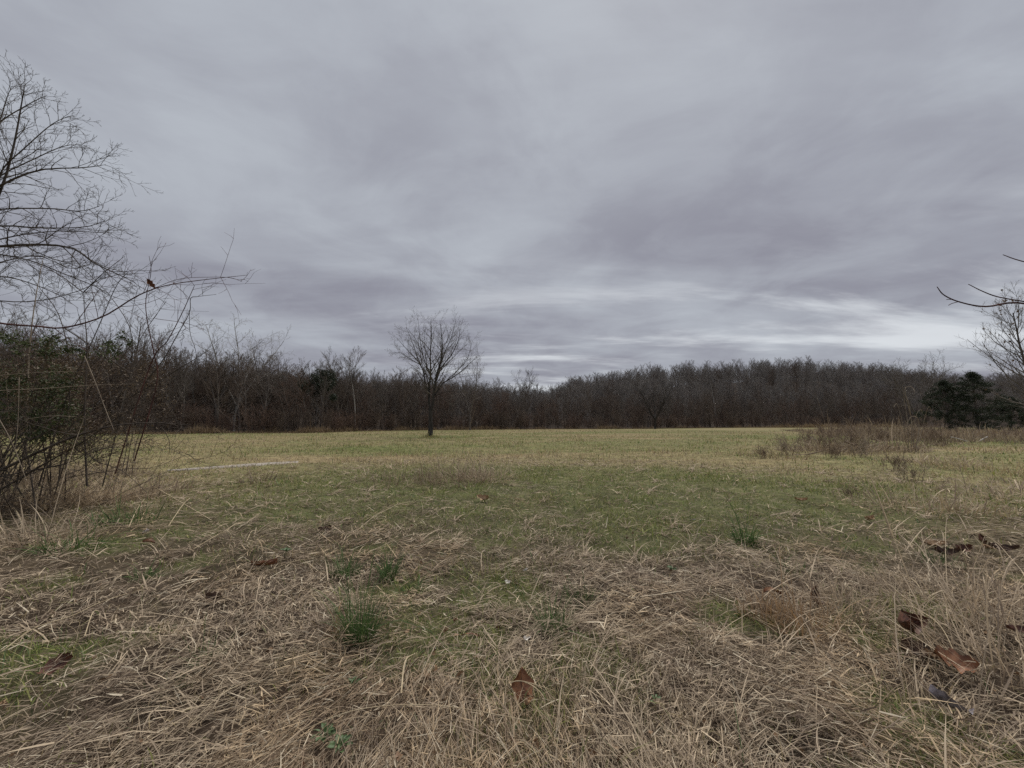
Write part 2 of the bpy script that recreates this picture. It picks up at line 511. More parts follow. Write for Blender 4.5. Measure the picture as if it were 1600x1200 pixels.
# ------------------------------------------------------------------ grass
def logpolar(n, r0, r1, a0=-64, a1=64, pw=0.0):
    t_ = rng.random(n)
    if pw == 0: r = r0 * (r1 / r0) ** t_
    else: r = (r0 ** pw + t_ * (r1 ** pw - r0 ** pw)) ** (1 / pw)
    a = np.radians(rng.uniform(a0, a1, n))
    return r * np.sin(a), r * np.cos(a), r
def outside_path(x, y):
    p0 = (near_e[0] + far_e[0]) / 2; p1 = (near_e[-1] + far_e[-1]) / 2
    d = (p1 - p0); L = d.length; d = d / L
    s = (x - p0.x) * d.x + (y - p0.y) * d.y
    w = np.abs((x - p0.x) * -d.y + (y - p0.y) * d.x)
    return ~((s > -0.1) & (s < L) & (w < 0.07))

def make_thatch(n):
    x, y, r = logpolar(n, 0.85, 14)
    g = green_at(x, y)
    keep = rng.random(n) > g * (0.75 + 0.2 * smooth(6, 12, r)); keep &= outside_path(x, y)
    x, y, r, g = x[keep], y[keep], r[keep], g[keep]; n = len(x)
    gapn = fbm(x / 0.16, y / 0.16, 83, 2) * 0.6 + fbm(x / 0.6, y / 0.6, 84, 2) * 0.4
    keep = rng.random(n) < 0.30 + 0.70 * smooth(0.41, 0.54, gapn)
    x, y, r, g = x[keep], y[keep], r[keep], g[keep]; n = len(x)
    z0 = height(x, y)
    flow = (fbm(x / 1.6, y / 1.6, 91, 2) - 0.5) * 5.0 + 0.5 + 0.9 * smooth(0.1, 1.2, x / np.maximum(y, 0.4)) * -2.2
    wild = rng.random(n) < 0.5
    az = np.where(wild, rng.uniform(0, 2 * math.pi, n), flow + rng.normal(0, 0.45, n) + math.pi * (rng.random(n) < 0.4))
    lump = fbm(x / 0.5, y / 0.5, 33, 3)
    lift = rng.random(n) ** 1.6 * (0.045 + 0.09 * smooth(0.4, 0.75, lump)) * (1 + 0.4 * smooth(2, 6, r))
    stiff = rng.random(n) < 0.62
    pitch = rng.normal(0.10, 0.24, n); bend = np.where(stiff, rng.normal(-0.08, 0.10, n), rng.normal(-0.3, 0.4, n)); curl = np.where(stiff, rng.normal(0, 0.10, n), rng.normal(0, 0.7, n))
    stand = rng.random(n) < 0.04 + 0.12 * smooth(0.6, 1.1, x / np.maximum(y, 0.4))
    pitch = np.where(stand, rng.uniform(0.5, 1.2, n), pitch); bend = np.where(stand, rng.uniform(-1.6, -0.3, n), bend)
    lift = np.where(stand, 0.0, lift)
    L = rng.lognormal(math.log(0.066), 0.55, n) * (1 + 0.25 * smooth(2, 6, r))
    L = np.minimum(L, 0.42)
    W = np.minimum(0.00108 * rng.lognormal(0, 0.45, n), 0.0028) * np.maximum(r / 1.4, 0.7) ** 0.64
    k = rng.random(n); tone = fbm(x / 0.35, y / 0.35, 61, 3)
    base = lerp3(GREYB, STRAW, np.clip(k ** 1.7 + (tone - 0.5) * 1.1, 0, 1))
    dk = rng.random(n) < 0.30
    base[dk] = DARKB * rng.uniform(0.8, 1.7, (dk.sum(), 1))
    warm = smooth(0.55, 0.75, fbm(x / 0.8, y / 0.8, 71, 2))[:, None]
    base = base * (1 - warm * 0.4) + base * np.array((1.08, 0.94, 0.72))[None] * warm * 0.4
    bright = rng.random(n) < 0.10 * (1 - 0.8 * smooth(3, 6, r))
    base[bright] = np.array((0.70, 0.61, 0.46)) * rng.uniform(0.8, 1.1, (bright.sum(), 1))
    base *= rng.uniform(0.75, 1.2, (n, 1))
    pos = np.stack([x, y, z0 + lift], -1)
    return blade_arrays(pos, az, pitch, bend, curl, L, W, rng.normal(0, 0.5, n), base, 3, z0 + 0.002)
def make_tufts(n, m):
    """rooted tussocks, their dead blades arching out and lying over"""
    x, y, r = logpolar(n, 1.1, 13)
    g = green_at(x, y); keep = rng.random(n) > g * 0.8; x, y, r = x[keep], y[keep], r[keep]; n = len(x)
    flow = (fbm(x / 1.6, y / 1.6, 91, 2) - 0.5) * 5.0 + 0.5
    size = rng.lognormal(0, 0.35, n)
    tint = rng.random(n)
    k = np.repeat(np.arange(n), m); N_ = n * m
    az = np.where(rng.random(N_) < 0.55, flow[k] + rng.normal(0, 0.6, N_), rng.uniform(0, 6.283, N_))
    q = rng.random(N_) ** 0.5 * 0.03 * size[k]; a = rng.uniform(0, 6.283, N_)
    xx = x[k] + q * np.cos(a); yy = y[k] + q * np.sin(a); z0 = height(xx, yy)
    L = 0.14 * size[k] * rng.lognormal(0, 0.35, N_) * (1 + 0.25 * smooth(2, 6, r[k]))
    W = np.minimum(0.0013 * rng.lognormal(0, 0.35, N_), 0.0026) * np.maximum(r[k] / 1.4, 0.8) ** 0.78
    c_ = lerp3(GREYB, STRAW, np.clip(rng.random(N_) * 0.8 + 0.35 * tint[k] - 0.1, 0, 1)) * rng.uniform(0.7, 1.15, (N_, 1))
    pitch = rng.uniform(0.12, 0.85, N_); bend = -rng.uniform(0.3, 1.2, N_)
    return blade_arrays(np.stack([xx, yy, z0 + 0.01], -1), az, pitch, bend, rng.normal(0, 0.25, N_), L, W, rng.normal(0, 0.4, N_), c_, 3, z0 + 0.004)
V, F, C = join_arrays([make_thatch(310000), make_tufts(1500, 13)])
tag(obj('dry_grass', mesh_from('dry_grass', V, F, C, M['blade'])), 'matted dead straw-coloured grass lying over the near ground', 'grass', kind='stuff')

def make_green(n, r0, r1):
    x, y, r = logpolar(n, r0, r1)
    g = green_at(x, y)
    near = 1 - smooth(7, 14, r)
    keep = (rng.random(n) < np.clip(g * 1.2, 0.09, 1) * near + (1 - near)) & outside_path(x, y)
    keep &= y < edge_y(x / np.maximum(y, 1)) - 0.5
    x, y, r, g = x[keep], y[keep], r[keep], g[keep]; n = len(x)
    near = 1 - smooth(7, 14, r)
    z0 = height(x, y)
    pitch = rng.normal(1.05, 0.32, n); bend = rng.normal(-0.6, 0.5, n)
    L = rng.lognormal(math.log(0.062), 0.4, n) * (1 + 0.35 * smooth(10, 30, r))
    L *= 0.7 + 0.7 * smooth(0.45, 0.7, fbm(x / 0.7, y / 0.7, 15, 2)) + 1.1 * smooth(0.55, 0.8, fbm(x / 1.6, y / 1.6, 16, 2)) * smooth(8, 16, r)
    W = 0.0013 * rng.lognormal(0, 0.3, n) * np.maximum(r / 1.4, 0.9) ** 0.78
    isg = rng.random(n) < np.clip(g + 0.30 * near, 0, 1)
    kk = rng.random(n)
    cg = lerp3(GREEN, LIME, kk); bl = rng.random(n) < 0.18; cg[bl] = BLUEG
    cb = lerp3(GREYB * 1.1, TAN, rng.random(n))
    col = np.where(isg[:, None], cg, cb) * rng.uniform(0.6, 1.4, (n, 1))
    tip = np.where((rng.random(n) < 0.35)[:, None], TAN[None], col)
    pos = np.stack([x, y, z0 - 0.005], -1)
    return blade_arrays(pos, rng.uniform(0, 6.283, n), pitch, bend, rng.normal(0, 0.5, n), L, W, rng.normal(0, 0.3, n), col, 2, z0 - 0.01, tip)
V, F, C = join_arrays([make_green(140000, 1.0, 11), make_green(150000, 9, 78)])
tag(obj('grass', mesh_from('grass', V, F, C, M['blade'])), 'short green and tan pasture grass over the open field', 'grass', kind='stuff')

# ------------------------------------------------------------------ the lone tree in the field
TREE_Y = 36.0
base_p = gp(672, 683.5); base_p = Vector((base_p.x * TREE_Y / base_p.y, TREE_Y, 0)); base_p.z = hz1(base_p.x, base_p.y) - 0.05
SC = 0.01075                                   # metres per unit of the limb sketch below
def sk(x, z, y=0.0):
    return Vector(((x - 397) * SC, y, (1105 - z) * SC))
lone = empty('lone_tree', base_p, 'tall bare tree standing alone in the middle of the field', 'tree')
rl = random.Random(5)
trunk_pts = curve([sk(400, 1112), sk(399, 1000), sk(396, 930), sk(396, 870)], 8)
left_lead = curve([sk(396, 890), sk(380, 800, .1), sk(376, 680, .15), sk(386, 540, .2), sk(380, 380, .1), sk(386, 200, .2), sk(380, 75, .2)], 18)
right_lead = curve([sk(396, 890), sk(416, 810, -.1), sk(430, 680, -.2), sk(446, 560, -.2), sk(490, 420, -.4), sk(490, 270, -.3), sk(470, 80, -.5)], 18)
flare = [0.34, 0.25, 0.205, 0.195, 0.19, 0.185, 0.18, 0.178, 0.175]
def tap(n, a, b, p=0.8):
    return [b + (a - b) * (1 - i / n) ** p for i in range(n + 1)]
tr = [(trunk_pts, flare)]
knob = [(curve([sk(385, 1110, -.1), sk(366, 1095, -.15), sk(362, 1075, -.12)], 4), [0.16, 0.15, 0.12, 0.07, 0.02]),
        (curve([sk(392, 1112, -.2), sk(375, 1100, -.32), sk(372, 1085, -.3)], 4), [0.14, 0.12, 0.1, 0.06, 0.02])]
obj('trunk', tube_mesh('lone_trunk', [(tr + knob, 10)], M['bark_lone']), lone)
LSPEC = [dict(n=6, wob=0.06, up=0.045, kids=9, t0=0.22, ang=43, ratio=0.48, fall=0.5, rr=0.5, rmin=0.009),
         dict(n=5, wob=0.085, up=0.05, kids=6, t0=0.2, ang=42, ratio=0.5, rr=0.55, rmin=0.0065),
         dict(n=4, wob=0.11, up=0.045, kids=5, t0=0.15, ang=43, ratio=0.6, rr=0.6, rmin=0.005),
         dict(n=3, wob=0.14, up=0.05, kids=0, t0=0.2, ang=40, ratio=0.5, rr=0.6, rmin=0.0042)]
limbs = [(left_lead, 0.135, 0.010), (right_lead, 0.14, 0.010)]
for pts, r0 in (
    ([(374, 720, .1), (335, 630, .4), (310, 510, .5), (250, 415, .6), (165, 330, .8), (52, 205, .9)], 0.095),
    ([(310, 505, .5), (262, 395, .3), (222, 280, .2), (160, 130, .1)], 0.055),
    ([(325, 560, .5), (330, 440, 1.2), (300, 320, 1.7), (285, 110, 1.9)], 0.055),
    ([(384, 560, .2), (345, 440, -.6), (320, 300, -1.1), (300, 90, -1.5)], 0.06),
    ([(390, 520, .2), (430, 420, .9), (470, 300, 1.5), (540, 110, 2.0)], 0.06),
    ([(436, 640, -.2), (500, 500, -.7), (590, 390, -1.0), (650, 270, -1.4), (660, 190, -1.5)], 0.075),
    ([(438, 735, -.15), (490, 635, .3), (600, 560, .6), (700, 470, .8), (800, 365, 1.0)], 0.085),
    ([(520, 610, .4), (620, 540, -.6), (720, 440, -1.2), (770, 280, -1.6)], 0.05),
    ([(470, 520, -.5), (540, 380, -1.6), (600, 270, -2.2), (640, 140, -2.6)], 0.055),
    ([(450, 560, -.2), (520, 450, .8), (600, 340, 1.6), (700, 230, 2.1)], 0.05),
    ([(376, 690, .15), (380, 600, -1.0), (350, 480, -1.9), (330, 330, -2.4), (240, 200, -2.8)], 0.06),
    ([(430, 680, -.2), (420, 580, 1.0), (440, 460, 2.0), (430, 300, 2.7), (420, 160, 3.0)], 0.06),
    ([(280, 460, .55), (210, 420, .0), (130, 370, -.4), (60, 375, -.6)], 0.04),
    ([(372, 700, .1), (320, 667, -.3), (190, 668, -.6), (40, 660, -.8)], 0.04),
    ([(440, 745, -.1), (520, 716, -.5), (620, 712, -.8), (700, 716, -1.0)], 0.038),
    ([(376, 805, .1), (310, 792, .4), (180, 800, .7)], 0.025),
    ([(434, 775, -.1), (500, 770, .3), (560, 800, .5), (630, 828, .6)], 0.035),
    ([(320, 600, .4), (260, 600, 1.1), (200, 640, 1.6)], 0.035)):
    limbs.append((curve([sk(*p) for p in pts], 12), r0 * 0.85, 0.008))
for pts, r0, r1 in limbs:
    rad = tap(len(pts) - 1, r0, r1)
    lb = obj('limb', tube_mesh('lone_limb', [([(pts, rad)], 6)], M['bark_lone']), lone)
    o4 = [[], [], [], []]
    L = sum((pts[q + 1] - pts[q]).length for q in range(len(pts) - 1))
    sp = [dict(d) for d in LSPEC]
    sp[0]['kids'] = max(6, int(L * 2.7)); sp[0]['ratio'] = min(0.5, 1.9 / L + 0.08)
    spawn(rl, o4, pts, rad, L, 0, sp)
    obj('twigs', tube_mesh('lone_twigs', [(o4[1], 4), (o4[2], 3), (o4[3], 3)], M['twig_lone']), lb)

# ------------------------------------------------------------------ trees of the wood: a few shapes, copied
def split_mesh(name, o, tm, cm, nt_=1):
    t_ = tube_mesh(name + '_trunk', [(o[0], 6)], tm)
    c_ = tube_mesh(name + '_crown', [(o[1], 4), (o[2], 3)] + ([(o[3], 3)] if len(o) > 3 else []), cm)
    return t_, c_
def wood_tree(seed, H, tm, cm, spread=1.0, low=0.28, kids=22, lean=0.0, tr=0.13, twig=0.009):
    r = random.Random(seed); o = [[], [], [], []]
    sp = [dict(n=8, wob=0.05, up=0.05, kids=kids, t0=low, ang=46, dang=16, ratio=0.40 * spread, fall=0.62, rr=0.5, rmin=0.05, tip=0.18),
          dict(n=5, wob=0.11, up=0.13, kids=9, t0=0.2, ang=36, ratio=0.46, rr=0.55, rmin=twig * 1.9),
          dict(n=4, wob=0.12, up=0.11, kids=7, t0=0.2, ang=36, ratio=0.55, rr=0.6, rmin=twig * 1.25),
          dict(n=2, wob=0.14, up=0.10, kids=0, t0=0.2, ang=40, ratio=0.5, rr=0.6, rmin=twig)]
    grow(r, o, Vector((0, 0, -0.2)), Vector((lean, 0, 1)).normalized(), H, tr, 0, sp)
    return split_mesh('wood_tree', o, tm, cm)
def forked_tree(seed, H, tm, cm, stems=3, tr=0.13, twig=0.009, ang=0.35):
    r = random.Random(seed); o = [[], [], [], []]
    sp = [dict(n=7, wob=0.06, up=0.06, kids=12, t0=0.2, ang=44, dang=16, ratio=0.42, fall=0.5, rr=0.5, rmin=0.05, tip=0.15),
          dict(n=5, wob=0.11, up=0.07, kids=8, t0=0.2, ang=40, ratio=0.46, rr=0.55, rmin=twig * 1.9),
          dict(n=4, wob=0.13, up=0.06, kids=5, t0=0.2, ang=40, ratio=0.55, rr=0.6, rmin=twig * 1.25),
          dict(n=2, wob=0.14, up=0.05, kids=0, t0=0.2, ang=40, ratio=0.5, rr=0.6, rmin=twig)]
    fh = H * r.uniform(0.18, 0.3)
    p = [Vector((0, 0, -0.2)), Vector((r.uniform(-.1, .1), r.uniform(-.1, .1), fh * 0.5)), Vector((r.uniform(-.2, .2), r.uniform(-.2, .2), fh))]
    o[0].append((curve(p, 7), [tr * q for q in (1.4, 1.1, 1, .97, .95, .92, .9, .88)]))
    for k in range(stems):
        a = 6.283 * k / stems + r.uniform(-.5, .5)
        grow(r, o, p[2], Vector((math.cos(a) * ang, math.sin(a) * ang, 1)).normalized(), (H - fh) * r.uniform(0.8, 1.05), tr * 0.7, 0, sp)
    return split_mesh('wood_tree', o, tm, cm)
def thicket(seed, H, cm, stems=9, twig=0.012):
    r = random.Random(seed); o = [[], [], []]
    sp = [dict(n=5, wob=0.10, up=0.03, kids=12, t0=0.12, ang=42, dang=18, ratio=0.42, fall=0.4, rr=0.55, rmin=0.02, tip=0.3),
          dict(n=4, wob=0.15, up=0.04, kids=7, t0=0.15, ang=42, ratio=0.5, rr=0.6, rmin=twig * 1.3),
          dict(n=2, wob=0.18, up=0.02, kids=0, t0=0.2, ang=40, ratio=0.5, rr=0.6, rmin=twig)]
    for k in range(stems):
        a = r.uniform(0, 6.283); q = r.uniform(0.05, 0.55)
        grow(r, o, Vector((math.cos(a) * q, math.sin(a) * q, -0.1)), Vector((math.cos(a) * q * 1.1, math.sin(a) * q * 1.1, 1)).normalized(), H * r.uniform(0.6, 1.0), 0.035, 0, sp)
    return tube_mesh('thicket_stem', [(o[0], 5)], cm), tube_mesh('thicket_twig', [(o[1], 3), (o[2], 3)], cm)
bw, tg, tb, trd = M['bark_wood'], M['twig_grey'], M['twig_brown'], M['twig_red']
WOOD = [wood_tree(101, 11.5, bw, tg), wood_tree(102, 12.0, bw, tb, 1.15), wood_tree(103, 11.0, bw, tg, 0.9, 0.4), wood_tree(104, 12.5, bw, tb, 1.0, 0.34),
        forked_tree(105, 11.5, bw, tg, 3), forked_tree(106, 11.0, bw, tb, 2), forked_tree(107, 10.5, bw, trd, 4), wood_tree(108, 10.0, bw, trd, 1.25, 0.2)]
THICK = [thicket(201, 4.6, trd), thicket(202, 5.2, tb), thicket(203, 4.0, trd, 11), thicket(204, 5.6, tb, 8)]

def wood_point(a, depth):
    y = float(edge_y(a)) + depth
    return a * y, y
def plant(name, meshes, parts, x, y, label, cat, group, s, r, lean=0.05, sz=None):
    e = empty(name, (x, y, hz1(x, y)), label, cat, group)
    e.rotation_euler = (r.gauss(0, lean), r.gauss(0, lean), r.uniform(0, 6.283))
    e.scale = (s, s, s * (sz or r.uniform(0.92, 1.08)))
    for m_, p_ in zip(meshes, parts):
        obj(p_, m_, e)
    return e
LOOK = ['slim grey bare tree', 'broad brown bare tree', 'high-crowned grey bare tree', 'tall straight brown bare tree', 'grey bare tree forked in three',
        'brown bare tree with twin stems', 'reddish bare tree forked in four', 'wide low-branched reddish bare tree']
def section(px):
    if px < 600: return ('left of the lone tree', 'wood left of the lone tree')
    if px < 900: return ('behind the lone tree', 'wood behind the lone tree')
    return ('below the hill', 'wood below the hill')
TLOOK = ['reddish thicket shrub', 'brown thicket shrub', 'dense reddish many-stemmed shrub', 'open brown shrub']
def tsection(px):
    if px < 600: return ('at the wood edge left of the lone tree', 'thicket shrubs left of the lone tree')
    if px < 900: return ('at the wood edge behind the lone tree', 'thicket shrubs behind the lone tree')
    return ('at the field edge below the hill', 'thicket shrubs below the hill')
rw = random.Random(77)
AS = []
P0 = EDGE
seg = np.linalg.norm(np.diff(P0, axis=0), axis=1); cum = np.concatenate([[0], np.cumsum(seg)])
s_ = 14.0
while s_ < cum[-1] - 70:
    AS.append(s_); s_ += 1.0
def along(s):
    return np.interp(s, cum, P0[:, 0]), np.interp(s, cum, P0[:, 1])
def skyline(px):
    """how tall the near wood stands along its edge, in metres"""
    return float(np.interp(px, [0, 200, 300, 420, 500, 560, 620, 700, 780, 860, 950, 1050, 1250, 1600], [14.5, 13.6, 12.2, 11.9, 11.2, 11.6, 12.0, 11.0, 9.0, 8.4, 8.6, 9.2, 10.5, 11.0]))
n_t = n_k = 0
s_ = 12.0
while s_ < cum[-1] - 60:
    x, y = along(s_); a = float(x / y); px = 800 + FPX * a
    for dpt in (rw.uniform(1.5, 4.5), rw.uniform(5, 10)):
        xx, yy = wood_point(a + rw.gauss(0, 0.008), dpt)
        k = rw.randrange(8)
        hh = skyline(px) / 11.2 * rw.choice((0.65, 0.8, 0.9, 0.95, 1.0, 1.03, 1.06)) * (1.0 if dpt > 5 else 0.88)
        lb, gpn = section(px)
        lb = LOOK[k] + (', front rank of the wood ' if dpt < 5 else ', second rank of the wood ') + lb
        gpn = gpn + (', front rank' if dpt < 5 else ', second rank') + ', ' + LOOK[k]
        plant('bare_tree', WOOD[k], ('trunk', 'crown'), xx, yy, lb, 'tree', gpn, hh, rw)
        n_t += 1
    s_ += rw.uniform(2.0, 2.9) if px < 900 else rw.uniform(2.8, 4.0)
s_ = 12.0
while s_ < cum[-1] - 60:
    x, y = along(s_); a = float(x / y); px = 800 + FPX * a
    xx, yy = wood_point(a + rw.gauss(0, 0.006), rw.uniform(-0.3, 2.5))
    lb, gpn = tsection(px)
    k = rw.randrange(4); sz = rw.uniform(0.55, 1.05)
    lb = ('tall ' if sz > .85 else 'low ') + TLOOK[k] + ' ' + lb; gpn = gpn + ', ' + TLOOK[k] + (', tall' if sz > .85 else ', low')
    plant('thicket_shrub', THICK[k], ('stems', 'twigs'), xx, yy, lb, 'shrub', gpn, sz, rw, 0.08)
    n_k += 1
    s_ += rw.uniform(1.2, 2.0) if px < 900 else rw.uniform(1.8, 2.8)
print('wood trees', n_t, 'thicket', n_k)

# the trees farther in and up the hill read as one mass
src = bpy.data.collections.new('woodland_source')
hg = bark_mat('hazed_hill_twig', (0.15, 0.137, 0.128), (0.25, 0.23, 0.213), 0.4, 0)  # paler grey than the front trees: hill haze put into the bark colour
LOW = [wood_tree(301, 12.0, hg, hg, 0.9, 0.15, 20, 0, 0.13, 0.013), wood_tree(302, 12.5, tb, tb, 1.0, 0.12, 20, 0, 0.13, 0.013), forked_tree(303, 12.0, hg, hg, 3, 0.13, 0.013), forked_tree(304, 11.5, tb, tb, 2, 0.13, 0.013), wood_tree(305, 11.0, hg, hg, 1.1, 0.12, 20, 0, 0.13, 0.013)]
def merged(pair, name):
    Vs, Fs, o = [], [], 0
    for m_ in pair:
        v_ = np.empty(len(m_.vertices) * 3, np.float32); m_.vertices.foreach_get('co', v_)
        f_ = np.empty(len(m_.loops), np.int32); m_.loops.foreach_get('vertex_index', f_)
        Vs.append(v_.reshape(-1, 3)); Fs.append(f_.reshape(-1, 4) + o); o += len(v_) // 3
    return mesh_from(name, np.concatenate(Vs), np.concatenate(Fs), None, pair[1].materials[0], True)
for k, pr in enumerate(LOW):
    so = bpy.data.objects.new('mass_tree_%d' % k, merged(pr, 'mass_tree'))
    src.objects.link(so)
pts, scl, rot, idx = [], [], [], []
for q in range(900):                             # behind the front rows
    a = float(np.interp(rw.random(), [0, 1], [EA[1], EA[-2]]))
    d = rw.uniform(9, 42)
    x, y = wood_point(a, d); px = 800 + FPX * a
    pts.append((x, y, hz1(x, y))); scl.append(skyline(px) / 12.2 * rw.uniform(0.72, 1.02)); rot.append(rw.uniform(0, 6.28)); idx.append(rw.choice((1, 3, 3, 1, 0)))
for q in range(3300):                            # up the hill
    a = rw.uniform(-0.9, 1.75)
    y = rw.uniform(float(edge_y(a)) + 25, 300)
    x = a * y
    pts.append((x, y, hz1(x, y))); scl.append(rw.choice((0.8, 0.9, 0.95, 1.0, 1.04, 1.1)) * rw.uniform(.93, 1.07)); rot.append(rw.uniform(0, 6.28)); idx.append(rw.choice((0, 2, 4, 0, 2, 4, 1)))
wm = bpy.data.meshes.new('woodland')
wm.vertices.add(len(pts)); wm.vertices.foreach_set('co', np.array(pts, np.float32).ravel())
for nm, ty, dat in (('scl', 'FLOAT', scl), ('rot', 'FLOAT', rot), ('idx', 'INT', idx)):
    at_ = wm.attributes.new(nm, ty, 'POINT'); at_.data.foreach_set('value', np.array(dat, np.float32 if ty == 'FLOAT' else np.int32))
wl = obj('woodland', wm)
tag(wl, 'dark mass of bare trees deeper in the wood and up the low hill', 'woodland', kind='stuff')
ng = bpy.data.node_groups.new('woodland_scatter', 'GeometryNodeTree')
ng.interface.new_socket('Geometry', in_out='INPUT', socket_type='NodeSocketGeometry')
ng.interface.new_socket('Geometry', in_out='OUTPUT', socket_type='NodeSocketGeometry')
gi = ng.nodes.new('NodeGroupInput'); go = ng.nodes.new('NodeGroupOutput')
ci = ng.nodes.new('GeometryNodeCollectionInfo'); ci.inputs['Collection'].default_value = src
ci.inputs['Separate Children'].default_value = True; ci.inputs['Reset Children'].default_value = True
ip = ng.nodes.new('GeometryNodeInstanceOnPoints'); ip.inputs['Pick Instance'].default_value = True
def named(nm, ty):
    n = ng.nodes.new('GeometryNodeInputNamedAttribute'); n.data_type = ty; n.inputs['Name'].default_value = nm
    return n.outputs['Attribute']
cb = ng.nodes.new('ShaderNodeCombineXYZ')
ng.links.new(named('rot', 'FLOAT'), cb.inputs[2])
ng.links.new(gi.outputs[0], ip.inputs['Points']); ng.links.new(ci.outputs[0], ip.inputs['Instance'])
ng.links.new(named('idx', 'INT'), ip.inputs['Instance Index'])
ng.links.new(cb.outputs[0], ip.inputs['Rotation']); ng.links.new(named('scl', 'FLOAT'), ip.inputs['Scale'])
ng.links.new(ip.outputs[0], go.inputs[0])
md = wl.modifiers.new('scatter', 'NODES'); md.node_group = ng

# ------------------------------------------------------------------ trees one can pick out of the wood
rs = random.Random(3)
def special(name, pair, parts, px, Y, label, cat, s=1.0, rz=0.0):
    x = (px - 800) / FPX * Y
    e = empty(name, (x, Y, hz1(x, Y)), label, cat, None, rz, s)
    for m_, p_ in zip(pair, parts): obj(p_, m_, e)
    return e
bwt = M['bark_white']
special('sycamore_tree', forked_tree(401, 16.6, bwt, bwt, 4, 0.17, 0.010, 0.5), ('trunk', 'crown'), 368, 60, 'tall sycamore with pale whitish bare branches rising above the wood', 'tree', 1.0, 0.6)
special('pale_trunk_tree', wood_tree(402, 12.5, bwt, tg, 0.9, 0.45, 20, 0, 0.12), ('trunk', 'crown'), 556, 66.5, 'tree with a white lower trunk at the wood edge left of the lone tree', 'tree', 1.0, 0.3)
special('bare_tree', forked_tree(403, 15.2, bw, tg, 3, 0.16, 0.010, 0.45), ('trunk', 'crown'), 735, 76, 'tall bare tree just right of the lone tree, topping the wood', 'tree', 1.0, 1.0)
special('oak_tree', forked_tree(404, 11.5, M['bark_lone'], M['bark_lone'], 5, 0.26, 0.011, 0.75), ('trunk', 'crown'), 1022, 92, 'dark spreading oak with thick limbs at the edge below the hill', 'tree', 1.0, 2.2)
special('bare_tree', forked_tree(405, 13.6, tg, tg, 6, 0.13, 0.010, 0.5), ('trunk', 'crown'), 1432, 74, 'fan-shaped bare tree rising behind the curled dry grass', 'tree', 1.0, 0.2)
special('pale_trunk_tree', wood_tree(406, 15.5, bwt, tg, 0.8, 0.5, 16, 0, 0.20, 0.012), ('trunk', 'crown'), 1118, 130, 'slender tree with pale trunk showing on the wooded slope', 'tree', 1.0, 0.3)
special('bare_tree', forked_tree(407, 17.0, tg, tg, 4, 0.15, 0.014, 0.4), ('trunk', 'crown'), 822, 118, 'pale bare tree topping the dip in the skyline right of the lone tree', 'tree', 1.0, 0.3)

def leaf_cloud(r, n, centres, size, cols, flat=0.6, aspect=0.45):
    """n leaves of two faces each, in clumps round the centres: (centre, radius, weight)"""
    w = np.array([c_[2] for c_ in centres], float); w /= w.sum()
    k = r.choice(len(centres), n, p=w)
    C0 = np.array([tuple(c_[0]) for c_ in centres])[k]; R0 = np.array([c_[1] if np.ndim(c_[1]) else (c_[1],) * 3 for c_ in centres])[k]
    d = r.normal(0, 1, (n, 3)); d /= np.linalg.norm(d, axis=1, keepdims=True)
    P = C0 + d * R0 * (r.random((n, 1)) ** 0.45)
    a = r.normal(0, 1, (n, 3)); a[:, 2] *= flat; a /= np.linalg.norm(a, axis=1, keepdims=True)
    b = np.cross(a, r.normal(0, 1, (n, 3))); b /= np.linalg.norm(b, axis=1, keepdims=True) + 1e-9
    nn = np.cross(a, b)
    L = size * r.lognormal(0, 0.3, (n, 1)); W = L * aspect
    V = np.empty((n, 4, 3))
    V[:, 0] = P - a * L * 0.5; V[:, 2] = P + a * L * 0.5
    V[:, 1] = P - b * W * 0.5 + nn * W * 0.2; V[:, 3] = P + b * W * 0.5 + nn * W * 0.2
    F = (np.arange(n)[:, None, None] * 4 + np.array([(0, 1, 2), (0, 2, 3)])[None]).reshape(-1, 3)
    cols = np.array(cols); t_ = r.random(n)
    Cc = cols[0][None] * (1 - t_[:, None]) + cols[1][None] * t_[:, None]
    Cc = Cc * r.uniform(0.7, 1.3, (n, 1))
    return V.reshape(-1, 3), F, np.repeat(Cc, 4, axis=0)
ra = np.random.default_rng(21)
# rounded evergreen in the wood
ever = empty('evergreen_tree', (0, 0, 0), 'dark rounded evergreen crown among the bare trees of the wood', 'tree')
x0 = (503 - 800) / FPX * 60; z0 = hz1(x0, 60)
ever.location = (x0, 60, z0)
obj('trunk', tube_mesh('evergreen_trunk', [([(curve([(0, 0, -.2), (.1, 0, 4), (0, .1, 8)], 6), tap(6, .18, .06))], 6)], bw), ever)
cs = [((rs.gauss(0, 1.35), rs.gauss(0, 1.2), 7.9 + rs.gauss(0, .75)), rs.uniform(.5, .95), 1) for _ in range(26)]
obj('crown', mesh_from('evergreen_crown', *leaf_cloud(ra, 9000, cs, 0.22, [(0.022, 0.032, 0.02), (0.05, 0.062, 0.04)]), M['leafy']), ever)
